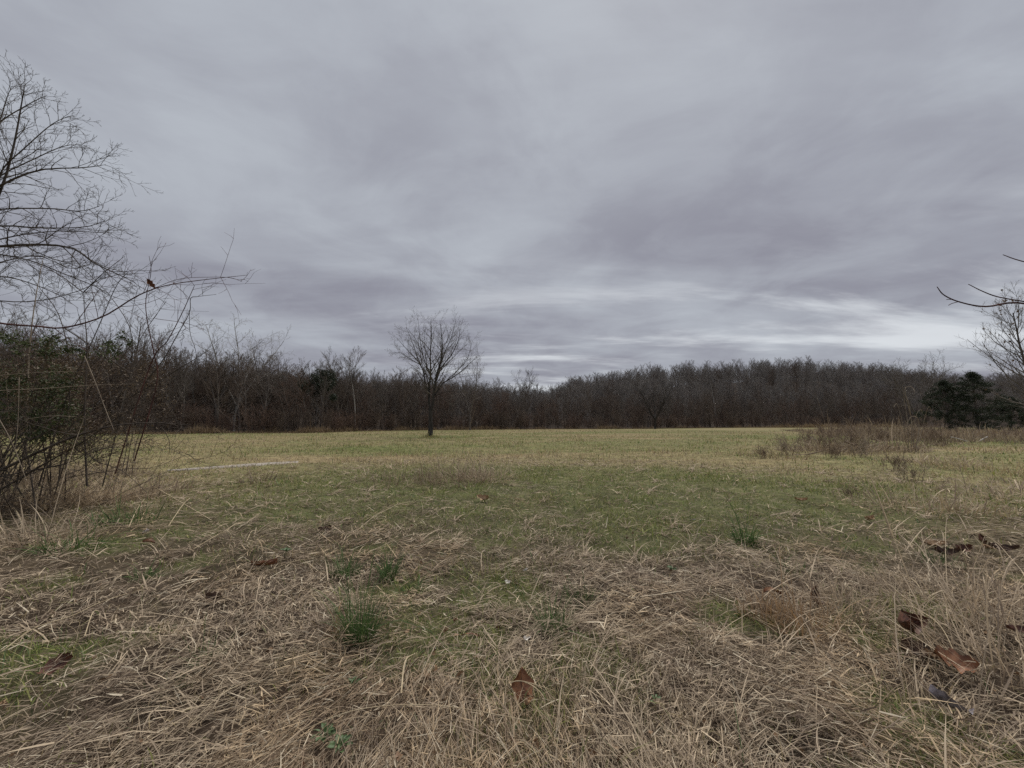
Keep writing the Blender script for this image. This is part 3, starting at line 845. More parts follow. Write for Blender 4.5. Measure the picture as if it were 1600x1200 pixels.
# cedars at the right
def cedar(px, Y, H, Wd, label, seed):
    r = random.Random(seed)
    x = (px - 800) / FPX * Y
    e = empty('cedar_tree', (x, Y, hz1(x, Y)), label, 'tree', 'cedars at the right of the field')
    obj('trunk', tube_mesh('cedar_trunk', [([(curve([(0, 0, -.2), (.05, 0, H * .5), (0, 0, H * .96)], 8), tap(8, .2, .03))], 6)], bw), e)
    cl = []; bl = []
    for q in range(190):
        t_ = r.random() ** 0.8; zz_ = 0.25 + t_ * (H - 0.4)
        rad = Wd * 0.5 * (1 - t_) ** 0.62 * (0.85 if t_ < 0.12 else 1) * r.uniform(0.35, 1.08)
        a = r.uniform(0, 6.283)
        p = Vector((math.cos(a) * rad, math.sin(a) * rad, zz_))
        cl.append((p, (0.42, 0.42, 0.32), 1)); bl.append(([Vector((0, 0, zz_ * 0.92)), p * 0.5 + Vector((0, 0, zz_ * .47)), p], [0.03, 0.02, 0.008]))
    obj('branches', tube_mesh('cedar_branch', [(bl, 3)], bw), e)
    obj('crown', mesh_from('cedar_crown', *leaf_cloud(ra, 17000, cl, 0.17, [(0.016, 0.024, 0.014), (0.05, 0.062, 0.034)], 1.6, 0.35), M['leafy']), e)
cedar(1478, 60, 8.0, 9.0, 'dark cedar with a blunt top, left one of the pair', 1)
cedar(1524, 58, 9.0, 10.0, 'taller dark cedar, right one of the pair', 2)
cedar(1575, 64, 5.8, 9.0, 'low dark cedar at the end of the cedars by the frame edge', 3)

# tree at the right edge that still holds some leaves
rt = random.Random(8)
pr = wood_tree(410, 8.4, M['bark_near'], M['twig_grey'], 1.35, 0.14, 40, 0, 0.10, 0.005)
e = special('bare_tree', pr, ('trunk', 'crown'), 1645, 22, 'spreading bare tree at the right edge, a few dead leaves left on it', 'tree', 1.0, 0.4)
cv = np.empty(len(pr[1].vertices) * 3, np.float32); pr[1].vertices.foreach_get('co', cv); cv = cv.reshape(-1, 3)
pk = cv[ra.choice(len(cv), 170)]
obj('leaves', mesh_from('held_leaves', *leaf_cloud(ra, 170, [(p, 0.03, 1) for p in pk], 0.14, [(0.10, 0.06, 0.035), (0.24, 0.15, 0.085)], 1.0, 0.6), M['leafy']), e)

# ------------------------------------------------------------------ big bare tree whose branches reach in from the left
NT = empty('bare_tree', (at(-165, 600, 8.0).x, 8.0, 0), 'big bare tree at the left edge reaching its boughs over the thicket', 'tree')
NT.location.z = hz1(NT.location.x, 8.0) - 0.1
ntl = Vector(NT.location)
rn = random.Random(17)
trk = curve([Vector((0, 0, -.1)), Vector((.05, 0, 1.5)), Vector((-.05, .1, 3.5)), Vector((.1, 0, 5.5)), Vector((.2, 0, 6.2)), Vector((.35, .1, 7.0))], 16)
obj('trunk', tube_mesh('near_trunk', [([(trk, tap(16, .24, .03, 0.9))], 10)], M['bark_near']), NT)
NSPEC = [dict(n=6, wob=0.06, up=0.02, kids=9, t0=0.2, ang=38, ratio=0.4, fall=0.35, rr=0.55, rmin=0.008),
         dict(n=6, wob=0.10, up=0.03, kids=5, t0=0.25, ang=38, ratio=0.5, rr=0.6, rmin=0.0045),
         dict(n=4, wob=0.13, up=0.03, kids=3, t0=0.2, ang=42, ratio=0.5, rr=0.65, rmin=0.0035),
         dict(n=3, wob=0.15, up=0.05, kids=0, t0=0.2, ang=40, ratio=0.5, rr=0.6, rmin=0.0028)]
near_limbs = [
    ([(-120, 460), (-50, 390), (0, 300), (22, 225), (34, 160), (44, 105)], 8.0, 7.6, .045),
    ([(-110, 330), (-40, 250), (-5, 200), (10, 155), (25, 118)], 8.3, 8.8, .035),
    ([(-20, 330), (0, 270), (40, 230), (80, 195), (130, 170)], 7.9, 7.3, .022),
    ([(-150, 420), (-60, 325), (0, 290), (60, 266), (130, 262), (195, 253)], 8.0, 7.4, .04),
    ([(-100, 380), (-40, 310), (0, 275), (50, 250), (100, 228), (160, 226)], 8.2, 8.6, .028),
    ([(-90, 300), (-30, 220), (0, 190), (50, 160), (92, 140)], 8.2, 8.6, .028),
    ([(-150, 400), (-70, 340), (0, 327), (80, 326), (125, 330), (180, 316)], 8.0, 7.6, .034),
    ([(-150, 430), (-70, 365), (0, 353), (60, 356), (130, 355), (192, 336)], 7.8, 7.2, .036),
    ([(-60, 390), (0, 374), (40, 366), (90, 361), (150, 363), (195, 366)], 8.1, 8.5, .024),
    ([(-160, 440), (-70, 390), (0, 385), (60, 382), (115, 388), (145, 410), (192, 432), (228, 450)], 7.8, 7.0, .044),
    ([(-120, 440), (-50, 400), (0, 398), (50, 408), (100, 428), (150, 448), (205, 480)], 8.0, 7.6, .03),
    ([(-120, 480), (-40, 440), (0, 432), (40, 440), (90, 460), (150, 500)], 8.3, 8.0, .026),
    ([(-130, 470), (-50, 460), (0, 470), (60, 470), (130, 452), (195, 408)], 8.0, 7.3, .022),
    ([(-130, 380), (-60, 430), (0, 410), (60, 400), (110, 420), (170, 405)], 7.6, 7.0, .02)]
for P, y0, y1, r0 in near_limbs:
    w = [at(p, q, y0 + (y1 - y0) * k / (len(P) - 1)) - ntl for k, (p, q) in enumerate(P)]
    zt = max(1.6, w[0].z - 0.55)
    root = min(trk, key=lambda q: abs(q.z - zt))
    w[-1] = w[-2].lerp(w[-1], 0.55)
    pts = curve([root] + w, 16)
    rad = tap(16, r0 * 0.8, 0.0028)
    lb = obj('limb', tube_mesh('near_limb', [([(pts, rad)], 6)], M['bark_near']), NT)
    o4 = [[], [], [], []]
    L = sum((pts[q + 1] - pts[q]).length for q in range(16))
    sp = [dict(d) for d in NSPEC]; sp[0]['t0'] = 0.35; sp[0]['kids'] = 19; sp[0]['ratio'] = 0.145; sp[0]['fall'] = 0.25
    spawn(rn, o4, pts, rad, L, 0, sp)
    obj('twigs', tube_mesh('near_twigs', [(o4[1], 4), (o4[2], 3), (o4[3], 3)], M['bark_near']), lb)

# ------------------------------------------------------------------ thicket at the left: evergreen shrub, brown shrub, canes and vines
sx = at(40, 700, 5.6).x
sh = empty('evergreen_shrub', (sx, 5.6, hz1(sx, 5.6)), 'dark green leafy evergreen shrub inside the thicket at the left edge', 'shrub')
shl = Vector(sh.location)
cl = []
for q in range(70):
    px = rs.uniform(-120, 130); py = rs.triangular(512, 700, 640) + max(0, px - 50) * 0.35
    cl.append((at(px, py, rs.uniform(5.2, 6.6)) - shl, rs.uniform(.08, .27), 1))
for q in range(16):
    cl.append((at(rs.uniform(-40, 215), rs.uniform(520, 560), rs.uniform(5.0, 5.8)) - shl, rs.uniform(.05, .12), .25))
obj('foliage', mesh_from('shrub_foliage', *leaf_cloud(ra, 15000, cl, 0.036, [(0.028, 0.042, 0.015), (0.085, 0.105, 0.034)], 0.9, 0.5), M['leafy']), sh)
st = []
for q in range(26):
    p1 = cl[rs.randrange(len(cl))][0]
    b0 = Vector((rs.gauss(-.2, .5), rs.gauss(.1, .3), -.05))
    st.append((curve([b0, b0.lerp(p1, .5) + Vector((0, 0, .2)), p1], 7), tap(7, .009, .003)))
obj('stems', tube_mesh('shrub_stems', [(st, 5)], M['cane']), sh)

sx = at(120, 760, 5.2).x
bs = empty('bramble_shrub', (sx, 5.2, hz1(sx, 5.2)), 'tangled brown bramble with arching canes spilling right from the thicket', 'shrub')
bsl = Vector(bs.location)
cl = []
for q in range(110):
    px = rs.triangular(-60, 285, 110); py = rs.uniform(560, 705) + rs.gauss(0, 10)
    cl.append((at(px, py, rs.uniform(4.8, 6.4)) - bsl, rs.uniform(.12, .28), 1 if px < 170 else .55))
obj('dead_foliage', mesh_from('bramble_leaves', *leaf_cloud(ra, 15000, cl, 0.026, [(0.075, 0.05, 0.032), (0.15, 0.11, 0.065)], 0.9, 0.4), M['leafy']), bs)
CANES = [  # dark canes: points in the picture's directions, near and far depth, root radius
    ([(-60, 490), (0, 505), (60, 510), (100, 512), (160, 495), (215, 462), (260, 446), (320, 437), (385, 430)], 4.7, 4.3, .013, 'cane_red'),
    ([(237, 452), (280, 436), (330, 433), (360, 434), (378, 440)], 4.4, 4.2, .003, 'cane_red'),
    ([(100, 512), (150, 545), (200, 580), (245, 602)], 4.6, 4.5, .007, 'cane'),
    ([(136, 760), (132, 670), (134, 600), (136, 540), (133, 500), (130, 457)], 5.0, 4.9, .011, 'cane'),
    ([(130, 457), (160, 428), (195, 400)], 4.9, 4.8, .006, 'cane'), ([(130, 457), (85, 425), (30, 405), (-30, 398)], 4.9, 5.2, .006, 'cane'),
    ([(210, 720), (245, 600), (240, 550), (230, 500), (228, 468), (236, 425), (233, 400)], 4.8, 4.5, .007, 'cane_red'),
    ([(180, 740), (235, 570), (262, 532), (284, 490), (300, 455), (304, 446)], 4.8, 4.5, .007, 'cane_red'),
    ([(225, 600), (255, 562), (276, 525), (296, 488), (298, 466), (312, 463), (338, 460)], 4.8, 4.6, .006, 'cane'),
    ([(296, 488), (297, 520), (305, 545), (312, 580), (330, 625), (350, 648), (374, 670)], 4.6, 4.6, .003, 'cane'),
    ([(243, 498), (290, 505), (322, 516)], 4.6, 4.5, .003, 'cane_red'),
    ([(283, 503), (290, 512), (284, 520), (288, 527), (280, 533)], 4.6, 4.6, .0025, 'cane'),
    ([(-60, 760), (0, 735), (60, 706), (120, 681), (180, 665), (240, 661), (300, 664)], 5.0, 4.6, .022, 'cane'),
    ([(-60, 790), (0, 765), (60, 730), (130, 690), (200, 642), (255, 618)], 5.1, 4.8, .016, 'cane'),
    ([(100, 690), (170, 640), (240, 600), (290, 570), (330, 545)], 5.0, 4.6, .008, 'cane'),
    ([(252, 668), (258, 675), (265, 692), (264, 711)], 4.7, 4.7, .005, 'cane'),
    ([(120, 690), (150, 720), (190, 735), (230, 770)], 5.0, 4.6, .006, 'cane'),
    ([(0, 745), (50, 735), (110, 722), (150, 700), (180, 705)], 4.9, 4.6, .009, 'cane'),
    ([(-40, 700), (40, 690), (120, 650), (180, 600), (225, 520), (260, 470)], 5.2, 4.7, .008, 'cane'),
    ([(60, 760), (105, 620), (150, 520), (180, 450), (200, 425)], 5.2, 5.0, .008, 'cane'),
    ([(90, 760), (110, 600), (95, 500), (62, 450), (48, 430)], 5.4, 5.4, .008, 'cane'),
    ([(160, 760), (200, 600), (205, 520), (170, 460), (140, 430)], 5.2, 5.2, .007, 'cane'),
    ([(196, 745), (203, 700), (212, 650), (216, 610)], 4.7, 4.7, .004, 'cane'), ([(206, 745), (210, 705), (222, 660)], 4.7, 4.7, .004, 'cane'), ([(190, 742), (198, 690), (190, 640)], 4.7, 4.7, .004, 'cane'),
    ([(132, 556), (150, 600), (165, 640), (178, 672)], 4.4, 4.4, .005, 'cane_pale'),
    ([(-20, 611), (70, 607), (140, 602), (215, 600)], 4.5, 4.5, .004, 'cane_pale'),
    ([(-20, 588), (60, 582), (120, 580)], 4.5, 4.5, .003, 'cane_pale'),
    ([(-10, 640), (18, 690), (42, 752)], 4.4, 4.4, .005, 'cane_pale'), ([(30, 590), (28, 660), (24, 702)], 4.4, 4.4, .004, 'cane_pale'),
    ([(40, 655), (80, 650), (120, 651)], 4.5, 4.5, .003, 'cane_pale'),
    ([(40, 720), (45, 560), (55, 470), (68, 400)], 5.8, 5.9, .012, 'cane_pale')]
CSPEC = [dict(n=6, wob=0.08, up=0.03, kids=5, t0=0.3, ang=45, ratio=0.28, fall=0.4, rr=0.5, rmin=0.003),
         dict(n=5, wob=0.14, up=0.05, kids=2, t0=0.2, ang=45, ratio=0.45, rr=0.6, rmin=0.0024),
         dict(n=3, wob=0.18, up=0.03, kids=0, t0=0.2, ang=45, ratio=0.5, rr=0.6, rmin=0.002)]
for P, y0, y1, r0, mt in CANES:
    w = [at(p, q, y0 + (y1 - y0) * k / (len(P) - 1)) - bsl for k, (p, q) in enumerate(P)]
    n = max(8, 3 * len(w)); pts = curve(w, n); rad = tap(n, r0, 0.002)
    cn = obj('cane', tube_mesh('cane', [([(pts, rad)], 5)], M[mt]), bs)
    L = sum((pts[q + 1] - pts[q]).length for q in range(n))
    if mt != 'cane_pale' and L > 0.7:
        o3 = [[], [], []]; sp = [dict(d) for d in CSPEC]; sp[0]['kids'] = max(3, int(L * 2.6))
        spawn(rs, o3, pts, rad, L, 0, sp)
        obj('twigs', tube_mesh('cane_twigs', [(o3[1], 3), (o3[2], 3)], M[mt]), cn)
rc = random.Random(31)
o3 = [[], [], []]
for q in range(90):                             # the unsorted tangle low in the bramble
    b0 = at(rc.uniform(-130, 130), 790, rc.uniform(4.7, 6.3)) - bsl; b0.z = rc.choice((0.0, rc.uniform(.3, .9), rc.uniform(.5, 1.2)))
    d = Vector((rc.gauss(0.8, .6), rc.gauss(-.1, .4), rc.uniform(.15, 1.1))).normalized()
    sp = [dict(n=10, wob=0.13, up=rc.uniform(-.09, .02), kids=11, t0=0.15, ang=48, dang=25, ratio=0.26, fall=0.4, rr=0.5, rmin=0.003)] + CSPEC[1:]
    grow(rc, o3, b0, d, rc.uniform(.8, 2.3), rc.uniform(.002, .0055), 0, sp)
obj('cane_tangle', tube_mesh('cane_tangle', [(o3[0], 4), (o3[1], 3), (o3[2], 3)], M['cane']), bs)

# sapling at the right edge, twigs reaching into the view
sp_ = empty('sapling', (at(1850, 600, 2.7).x, 2.7, 0), 'slender red-brown sapling twigs reaching in from the right edge', 'sapling')
spl = Vector(sp_.location)
stem = curve([(0, 0, -.05), (.02, 0, .9), (-.03, .03, 1.9), (.02, 0, 3.0)], 12)
obj('stem', tube_mesh('sapling_stem', [([(stem, tap(12, .03, .006))], 8)], M['cane_red']), sp_)
for P, r0 in (([(1720, 505), (1600, 474), (1540, 479), (1500, 472), (1475, 461), (1464, 448)], .0085), ([(1605, 472), (1560, 464), (1535, 455), (1513, 444)], .005),
              ([(1720, 440), (1600, 409), (1567, 398)], .006), ([(1499, 471), (1488, 474), (1482, 477)], .0025), ([(1496, 470), (1486, 468), (1479, 468)], .002)):
    w = [at(p, q, 2.7) - spl for p, q in P]
    if P[0][0] > 1700:
        root = min(stem, key=lambda q: abs(q.z - (w[0].z - .25))); w = [root] + w
    n = 4 * len(w)
    obj('branch', tube_mesh('sapling_branch', [([(curve(w, n), tap(n, r0, .0022))], 6)], M['cane_red']), sp_)

# ------------------------------------------------------------------ dead weeds and long dry grass
def grass_clump(name, px, py, n, h, spread, cols, label, cat, wid=1.0, lean=0.35, group=None, segs=4):
    p = gp(px, py); r0 = math.hypot(p.x, p.y)
    a = ra.uniform(0, 6.283, n); q = spread * np.sqrt(ra.random(n))
    bx = q * np.cos(a); by = q * np.sin(a)
    z = height(p.x + bx, p.y + by) - p.z - 0.01
    az = a + ra.normal(0, 0.9, n)
    pitch = np.clip(1.5 - np.abs(ra.normal(0, lean, n)), 0.2, 1.5); bend = -np.abs(ra.normal(0.4, 0.5, n))
    L = h * ra.lognormal(-0.2, 0.5, n) * (1 - 0.55 * (q / spread) ** 2)
    W = np.minimum(0.0013 * wid * ra.lognormal(0, 0.35, n), 0.0025) * max(r0 / 1.6, 1) ** 0.75
    c_ = lerp3(cols[0], cols[1], ra.random(n)) * ra.uniform(0.75, 1.25, (n, 1))
    V, F, C = blade_arrays(np.stack([bx, by, z], -1), az, pitch, bend, ra.normal(0, 0.4, n), L, W, ra.normal(0, 0.5, n), c_, segs, None, c_ * 1.1)
    o = obj(name, mesh_from(name, V, F, C, M['blade']), None, p)
    return tag(o, label, cat, group)
GB = (np.array((0.055, 0.10, 0.035)), np.array((0.12, 0.18, 0.06))); DRY = (GREYB * 0.8, STRAW)
RUST = (np.array((0.24, 0.13, 0.06)), np.array((0.40, 0.26, 0.13))); BRN = (np.array((0.17, 0.13, 0.095)), np.array((0.38, 0.30, 0.21)))
grass_clump('grass_tuft', 562, 1003, 330, .36, .075, GB, 'tall dark green grass tuft standing in the thatch left of centre', 'grass', 1.0, .28)
grass_clump('grass_tuft', 540, 900, 200, .2, .09, GB, 'small green tuft behind the tall tuft, to its left', 'grass', 1.0, .4)
grass_clump('grass_tuft', 607, 905, 180, .22, .06, GB, 'small upright green tuft behind the tall tuft, to its right', 'grass', 1.0, .3)
grass_clump('grass_tuft', 862, 985, 200, .19, .09, GB, 'short green grass tuft beside white scrap in the middle foreground', 'grass', 1.0, .45)
grass_clump('grass_tuft', 905, 940, 110, .14, .12, GB, 'spreading green patch of grass behind the middle tuft', 'grass', 1.0, .5)
grass_clump('grass_tuft', 228, 905, 110, .13, .10, GB, 'green tuft in the straw left of the orange leaf', 'grass', 1.0, .45)
grass_clump('grass_tuft', 640, 925, 110, .11, .11, GB, 'low bright green tuft right of the tall tuft', 'grass', 1.0, .6)
grass_clump('grass_tuft', 320, 1035, 90, .12, .08, GB, 'thin dark green tuft in the straw at lower left', 'grass', 1.0, .45)
grass_clump('grass_tuft', 1165, 848, 180, .22, .12, GB, 'dark green tuft with broad blades right of centre', 'grass', 1.4, .5)
grass_clump('grass_tuft', 265, 1080, 60, .09, .05, GB, 'tiny green sprout low in the matted straw', 'grass', 1.0, .4)
grass_clump('grass_tuft', 1470, 880, 110, .12, .16, GB, 'green patch of grass near the brown leaf litter', 'grass', 1.0, .5)
grass_clump('grass_tuft', 1240, 895, 110, .10, .14, GB, 'bright green patch of grass above the red-brown leaf', 'grass', 1.0, .6)
grass_clump('grass_tuft', 115, 858, 160, .26, .25, GB, 'long green grass under the thicket at the left', 'grass', 1.2, .8)
grass_clump('grass_tuft', 200, 815, 160, .28, .35, GB, 'dark green grass between crossed straws beside the bramble', 'grass', 1.1, .8)
grass_clump('dry_grass_clump', 1255, 985, 380, .24, .22, (GREYB, RUST[1]), 'rusty upright dead grass clump around the red-brown leaf', 'grass', 1.1, .35)
grass_clump('dry_grass_clump', 1320, 960, 380, .28, .25, DRY, 'upright straw clump right of the rusty grass', 'grass', 1.0, .4)
grass_clump('dry_grass_clump', 1195, 965, 240, .18, .16, (GREYB, RUST[1]), 'short brown stubble clump left of the rusty grass', 'grass', 1.0, .35)
grass_clump('dry_grass_clump', 530, 1000, 70, .15, .05, RUST, 'orange-brown dead blades at the foot of the tall green tuft', 'grass', 1.0, .4)
grass_clump('dry_grass_clump', 1500, 950, 600, .42, .45, DRY, 'long pale dead grass leaning right above the curled leaves', 'grass', 1.0, .8)
grass_clump('dry_grass_clump', 1575, 1040, 560, .44, .42, DRY, 'drooping dead grass at the right edge beside the curled leaves', 'grass', 1.0, .9)
grass_clump('dry_grass_clump', 1420, 1120, 300, .26, .25, DRY, 'flattened long dead grass around the grey leaf', 'grass', 0.9, 1.0)
grass_clump('dry_grass_clump', 705, 752, 520, .5, .85, BRN, 'mound of dead grass in front of the lone tree', 'grass', 1.0, .5)
grass_clump('dry_grass_clump', 760, 748, 420, .42, .7, DRY, 'pale right end of the dead grass mound', 'grass', 1.0, .55)
grass_clump('dry_grass_clump', 620, 752, 300, .3, .9, BRN, 'low brown grass trailing left from the dead grass mound', 'grass', 1.0, .7)
grass_clump('dry_grass_clump', 405, 752, 180, .22, .4, (DARKB, GREYB), 'dark low clump in front of the pale track', 'grass', 1.0, .7)
grass_clump('dry_grass_clump', 1410, 790, 350, .3, .9, DRY, 'pale dead grass patch on the right among green grass', 'grass', 1.0, .5)
for p, q, h, lb in ((716, 745, .55, 'thick dry stalk standing straight up from the grass mound'), (752, 742, .6, 'thin dry stalk leaning left out of the grass mound'), (797, 740, .5, 'pale slim stalk at the right of the grass mound'),
                    (1113, 703, .75, 'lone pale stalk in the green field right of centre'), (1512, 775, .55, 'single dry stalk in the grass at the right')):
    b0 = gp(p, q); lean = rs.uniform(-.25, .15)
    pts = curve([(0, 0, -.05), (lean * h * .4, 0, h * .5), (lean * h, .02, h)], 6)
    tag(obj('dry_stalk', tube_mesh('dry_stalk', [([(pts, tap(6, .008, .004))], 5)], M['straw']), None, b0), lb, 'stalk')

def weed_mesh(seed, H, n, mt):
    r = random.Random(seed); o = [[], [], []]
    sp = [dict(n=5, wob=0.08, up=0.02, kids=8, t0=0.35, ang=38, dang=15, ratio=0.3, fall=0.3, rr=0.6, rmin=0.005, tip=0.4),
          dict(n=3, wob=0.14, up=0.06, kids=4, t0=0.3, ang=40, ratio=0.45, rr=0.6, rmin=0.0045), dict(n=2, wob=0.2, up=0.02, kids=0, t0=0, ang=40, ratio=.5, rr=.6, rmin=0.0045)]
    for k in range(n):
        a = r.uniform(0, 6.283); q = r.uniform(0, .5) * H
        grow(r, o, Vector((math.cos(a) * q, math.sin(a) * q, -.03)), Vector((r.gauss(0, .35), r.gauss(0, .35), 1)).normalized(), H * r.uniform(.5, 1.05), .007, 0, sp)
    return tube_mesh('weed_stems', [(o[0], 4)], mt), tube_mesh('weed_sprays', [(o[1], 3), (o[2], 3)], mt)
WEED = [weed_mesh(1, .9, 26, M['weed']), weed_mesh(2, 1.1, 20, M['weed']), weed_mesh(3, .7, 22, M['weed']), weed_mesh(4, .9, 22, M['cane_pale'])]
weeds = [(1262, 700, 1.2, 2, 'dark twiggy weed at the left tip of the brush heap'), (1285, 702, 1.25, 0, 'brown weed in the brush heap beside the white stick'), (1310, 700, 1.2, 1, 'tall brown weed in the middle of the brush heap'),
         (1335, 703, 1.1, 0, 'brown weed behind the fallen stick in the heap'), (1360, 697, 1.5, 1, 'tall dark weed at the back of the brush heap'), (1385, 694, 1.5, 0, 'tall weed between brush heap and curled dry grass'),
         (1230, 712, .8, 3, 'pale low weed left of the brush heap'), (1195, 716, .6, 2, 'short grey weed farthest left of the brush heap'), (1300, 716, .8, 2, 'low dark weed in front of the brush heap'),
         (1345, 714, .75, 3, 'pale weed sprawling before the brush heap'), (1440, 700, 1.5, 1, 'brown weed right of the curled dry grass'), (1470, 697, 1.2, 0, 'brown weed near the dark low plant'), (1398, 735, .7, 2, 'twiggy dark weed in the green patch'),
         (1425, 752, .6, 3, 'sprawling pale weed in the green grass on the right'), (1330, 778, .3, 2, 'low dark weed in the grass, right of centre')]
for p, q, s_, k, lb in weeds:
    b0 = gp(p, q)
    e = empty('dead_weed', b0, lb, 'weed', 'dead weeds round the brush heap', rs.uniform(0, 6.28), s_ * rs.uniform(.85, 1.15))
    for m_, n_ in zip(WEED[k], ('stems', 'sprays')): obj(n_, m_, e)
grass_clump('dry_grass_clump', 1290, 706, 600, .8, 1.8, BRN, 'brown matted grass under the brush heap', 'grass', 1.2, .9)
grass_clump('dry_grass_clump', 1360, 702, 600, .9, 1.9, BRN, 'brown grass between the brush heap and curled grass', 'grass', 1.2, .7)
grass_clump('dry_grass_clump', 1215, 714, 260, .32, 1.5, (GREYB * .7, TAN * .8), 'low tan grass spreading left of the brush heap', 'grass', 1.1, .8)
# tall dry grass with curled blades
cg = empty('curled_dry_grass', gp(1422, 706), 'tall dry grass with pale curling blades above the weeds', 'grass')
cgl = Vector(cg.location); Yc = cgl.y
for P, r0 in (([(1420, 706), (1418, 660), (1413, 625), (1410, 602)], .02), ([(1424, 706), (1424, 660), (1420, 630), (1413, 612)], .02),
              ([(1428, 706), (1425, 660), (1414, 612), (1420, 604), (1426, 606), (1429, 612), (1427, 618)], .016), ([(1419, 706), (1410, 660), (1402, 632), (1397, 636), (1400, 642)], .012),
              ([(1430, 706), (1436, 668), (1432, 652), (1422, 653), (1417, 668), (1420, 678)], .028), ([(1432, 706), (1442, 665), (1450, 637), (1455, 640), (1455, 647)], .012),
              ([(1426, 706), (1430, 655), (1438, 640), (1442, 646)], .012), ([(1416, 706), (1408, 680), (1398, 662)], .012), ([(1434, 706), (1446, 680), (1458, 668)], .012)):
    w = [at(p, q, Yc + rs.uniform(-.2, .2)) - cgl for p, q in P]
    n = 4 * len(w)
    obj('blade', tube_mesh('curled_blade', [([(curve(w, n), tap(n, r0, .004))], 4)], M['cane_pale']), cg)
# the belt of standing dead weeds along the right of the field: one mass
def weed_belt(n):
    px = 1215 + 685 * ra.random(n) ** 0.85; a = (px - 800) / FPX
    y0 = np.interp(px, [1225, 1260, 1330, 1420, 1600, 1900], [70, 42, 30, 24, 22, 20])
    y0 = y0 * (0.82 + 0.45 * fbm(px / 28, px * 0 + 3, 12, 3)); y = y0 + (78 - y0) * ra.random(n) ** 1.6; x = a * y
    z = height(x, y); r = np.hypot(x, y)
    L = 0.8 * ra.lognormal(-.1, .3, n) * (1 - 0.42 * smooth(1400, 1470, px)) * (0.25 + 1.5 * smooth(.3, .75, fbm(x / 3, y / 3, 5, 3))) * (0.35 + 0.65 * smooth(0, 6, y - y0)) * (0.3 + 0.7 * smooth(1225, 1330, px))
    W = 0.0017 * np.maximum(r / 2, 1) ** .8 * ra.lognormal(0, .3, n)
    t_ = np.clip(fbm(x / 4, y / 4, 6, 2) * 1.6 - .4 + ra.normal(0, .25, n), 0, 1)
    c_ = lerp3((0.17, 0.125, 0.095), (0.40, 0.32, 0.215), t_) * ra.uniform(.75, 1.25, (n, 1))
    return blade_arrays(np.stack([x, y, z - .02], -1), ra.uniform(0, 6.28, n), np.clip(ra.normal(1.3, .25, n), .4, 1.57), -np.abs(ra.normal(.3, .4, n)), ra.normal(0, .4, n), L, W, ra.normal(0, .5, n), c_, 3)
V, F, C = weed_belt(19000)
tag(obj('weeds', mesh_from('weeds', V, F, C, M['blade'])), 'belt of standing brown dead weeds along the right of the field', 'weeds', kind='stuff')
def edge_grass(n):
    a = ra.uniform(EA[1], 1.0, n); y = edge_y(a) + ra.uniform(-1.6, 1.2, n); x = a * y
    z = height(x, y); r = np.hypot(x, y)
    L = (.25 + .6 * smooth(.45, .7, fbm(x / 3, y / 3, 8, 2)) + 0.5 * smooth(.55, .8, a)) * ra.lognormal(0, .3, n)
    W = 0.0022 * np.maximum(r / 2, 1) ** .8
    c_ = lerp3((0.15, 0.105, 0.07), (0.36, 0.27, 0.16), np.clip(ra.random(n) * .6 + .5 * smooth(.5, .8, a), 0, 1))
    return blade_arrays(np.stack([x, y, z - .02], -1), ra.uniform(0, 6.28, n), ra.normal(1.25, .25, n), -np.abs(ra.normal(.3, .4, n)), ra.normal(0, .4, n), L, W, ra.normal(0, .5, n), c_, 2)
V, F, C = edge_grass(16000)
tag(obj('tall_grass', mesh_from('tall_grass', V, F, C, M['blade'])), 'fringe of long tan grass along the foot of the wood', 'grass', kind='stuff')
# sticks
for P, r0, lb in (([(1265, 684), (1278, 688.5)], .05, 'short white stick caught in the brush heap'), ([(1485, 683), (1499, 686), (1512, 690)], .035, 'thin pale stick slanting down right of the curled grass'),
                  ([(1530, 690), (1537, 685.5), (1543, 682.5)], .07, 'thick white broken stick slanting up near the right edge'), ([(1320, 690), (1331, 694), (1341, 699)], .04, 'grey fallen stick across the brush heap'),
                  ([(1238, 711), (1262, 710), (1286, 704)], .03, 'dark curved stick before the brush heap')):
    Yb = gp(P[-1][0], P[-1][1] + 7).y
    w = [at(p, q, Yb) for p, q in P]; c0 = w[0]
    n = 6
    tag(obj('fallen_stick', tube_mesh('fallen_stick', [([(curve([q - c0 for q in w], n), tap(n, r0, r0 * .6))], 6)], M['deadwood'] if 'dark' not in lb and 'grey' not in lb else M['weed']), None, c0), lb, 'stick')

# ------------------------------------------------------------------ fallen leaves, scraps, small weeds and straws close by
def leaf_mesh(seed, L, Wd, curl, fold, lob=0.25, nl=3.0, notch=0.0):
    r = random.Random(seed)
    nu, nv = 13, 7
    V, F = [], []
    ph = r.uniform(0, 6.28); tw = r.uniform(-.5, .5)
    for i in range(nu):
        u_ = i / (nu - 1)
        w = Wd * 0.5 * max(0.03, math.sin(math.pi * min(1, u_ ** 0.85)) ** 0.65) * (1 + lob * math.sin(nl * 6.283 * u_ + ph))
        for j in range(nv):
            v_ = (j / (nv - 1)) * 2 - 1
            x = (u_ - .5) * L + notch * L * abs(v_) * (u_ - .4); y = v_ * w
            z = curl * L * ((u_ - .5) ** 2 * 2.2) + fold * Wd * (abs(v_) ** 1.6) * .5 + tw * v_ * (u_ - .5) * Wd + r.gauss(0, .018) * Wd
            V.append((x, y, z))
    for i in range(nu - 1):
        for j in range(nv - 1):
            a = i * nv + j
            F.append((a, a + 1, a + nv + 1, a + nv))
    return mesh_from('leaf_blade', np.array(V), np.array(F), None, None, True)
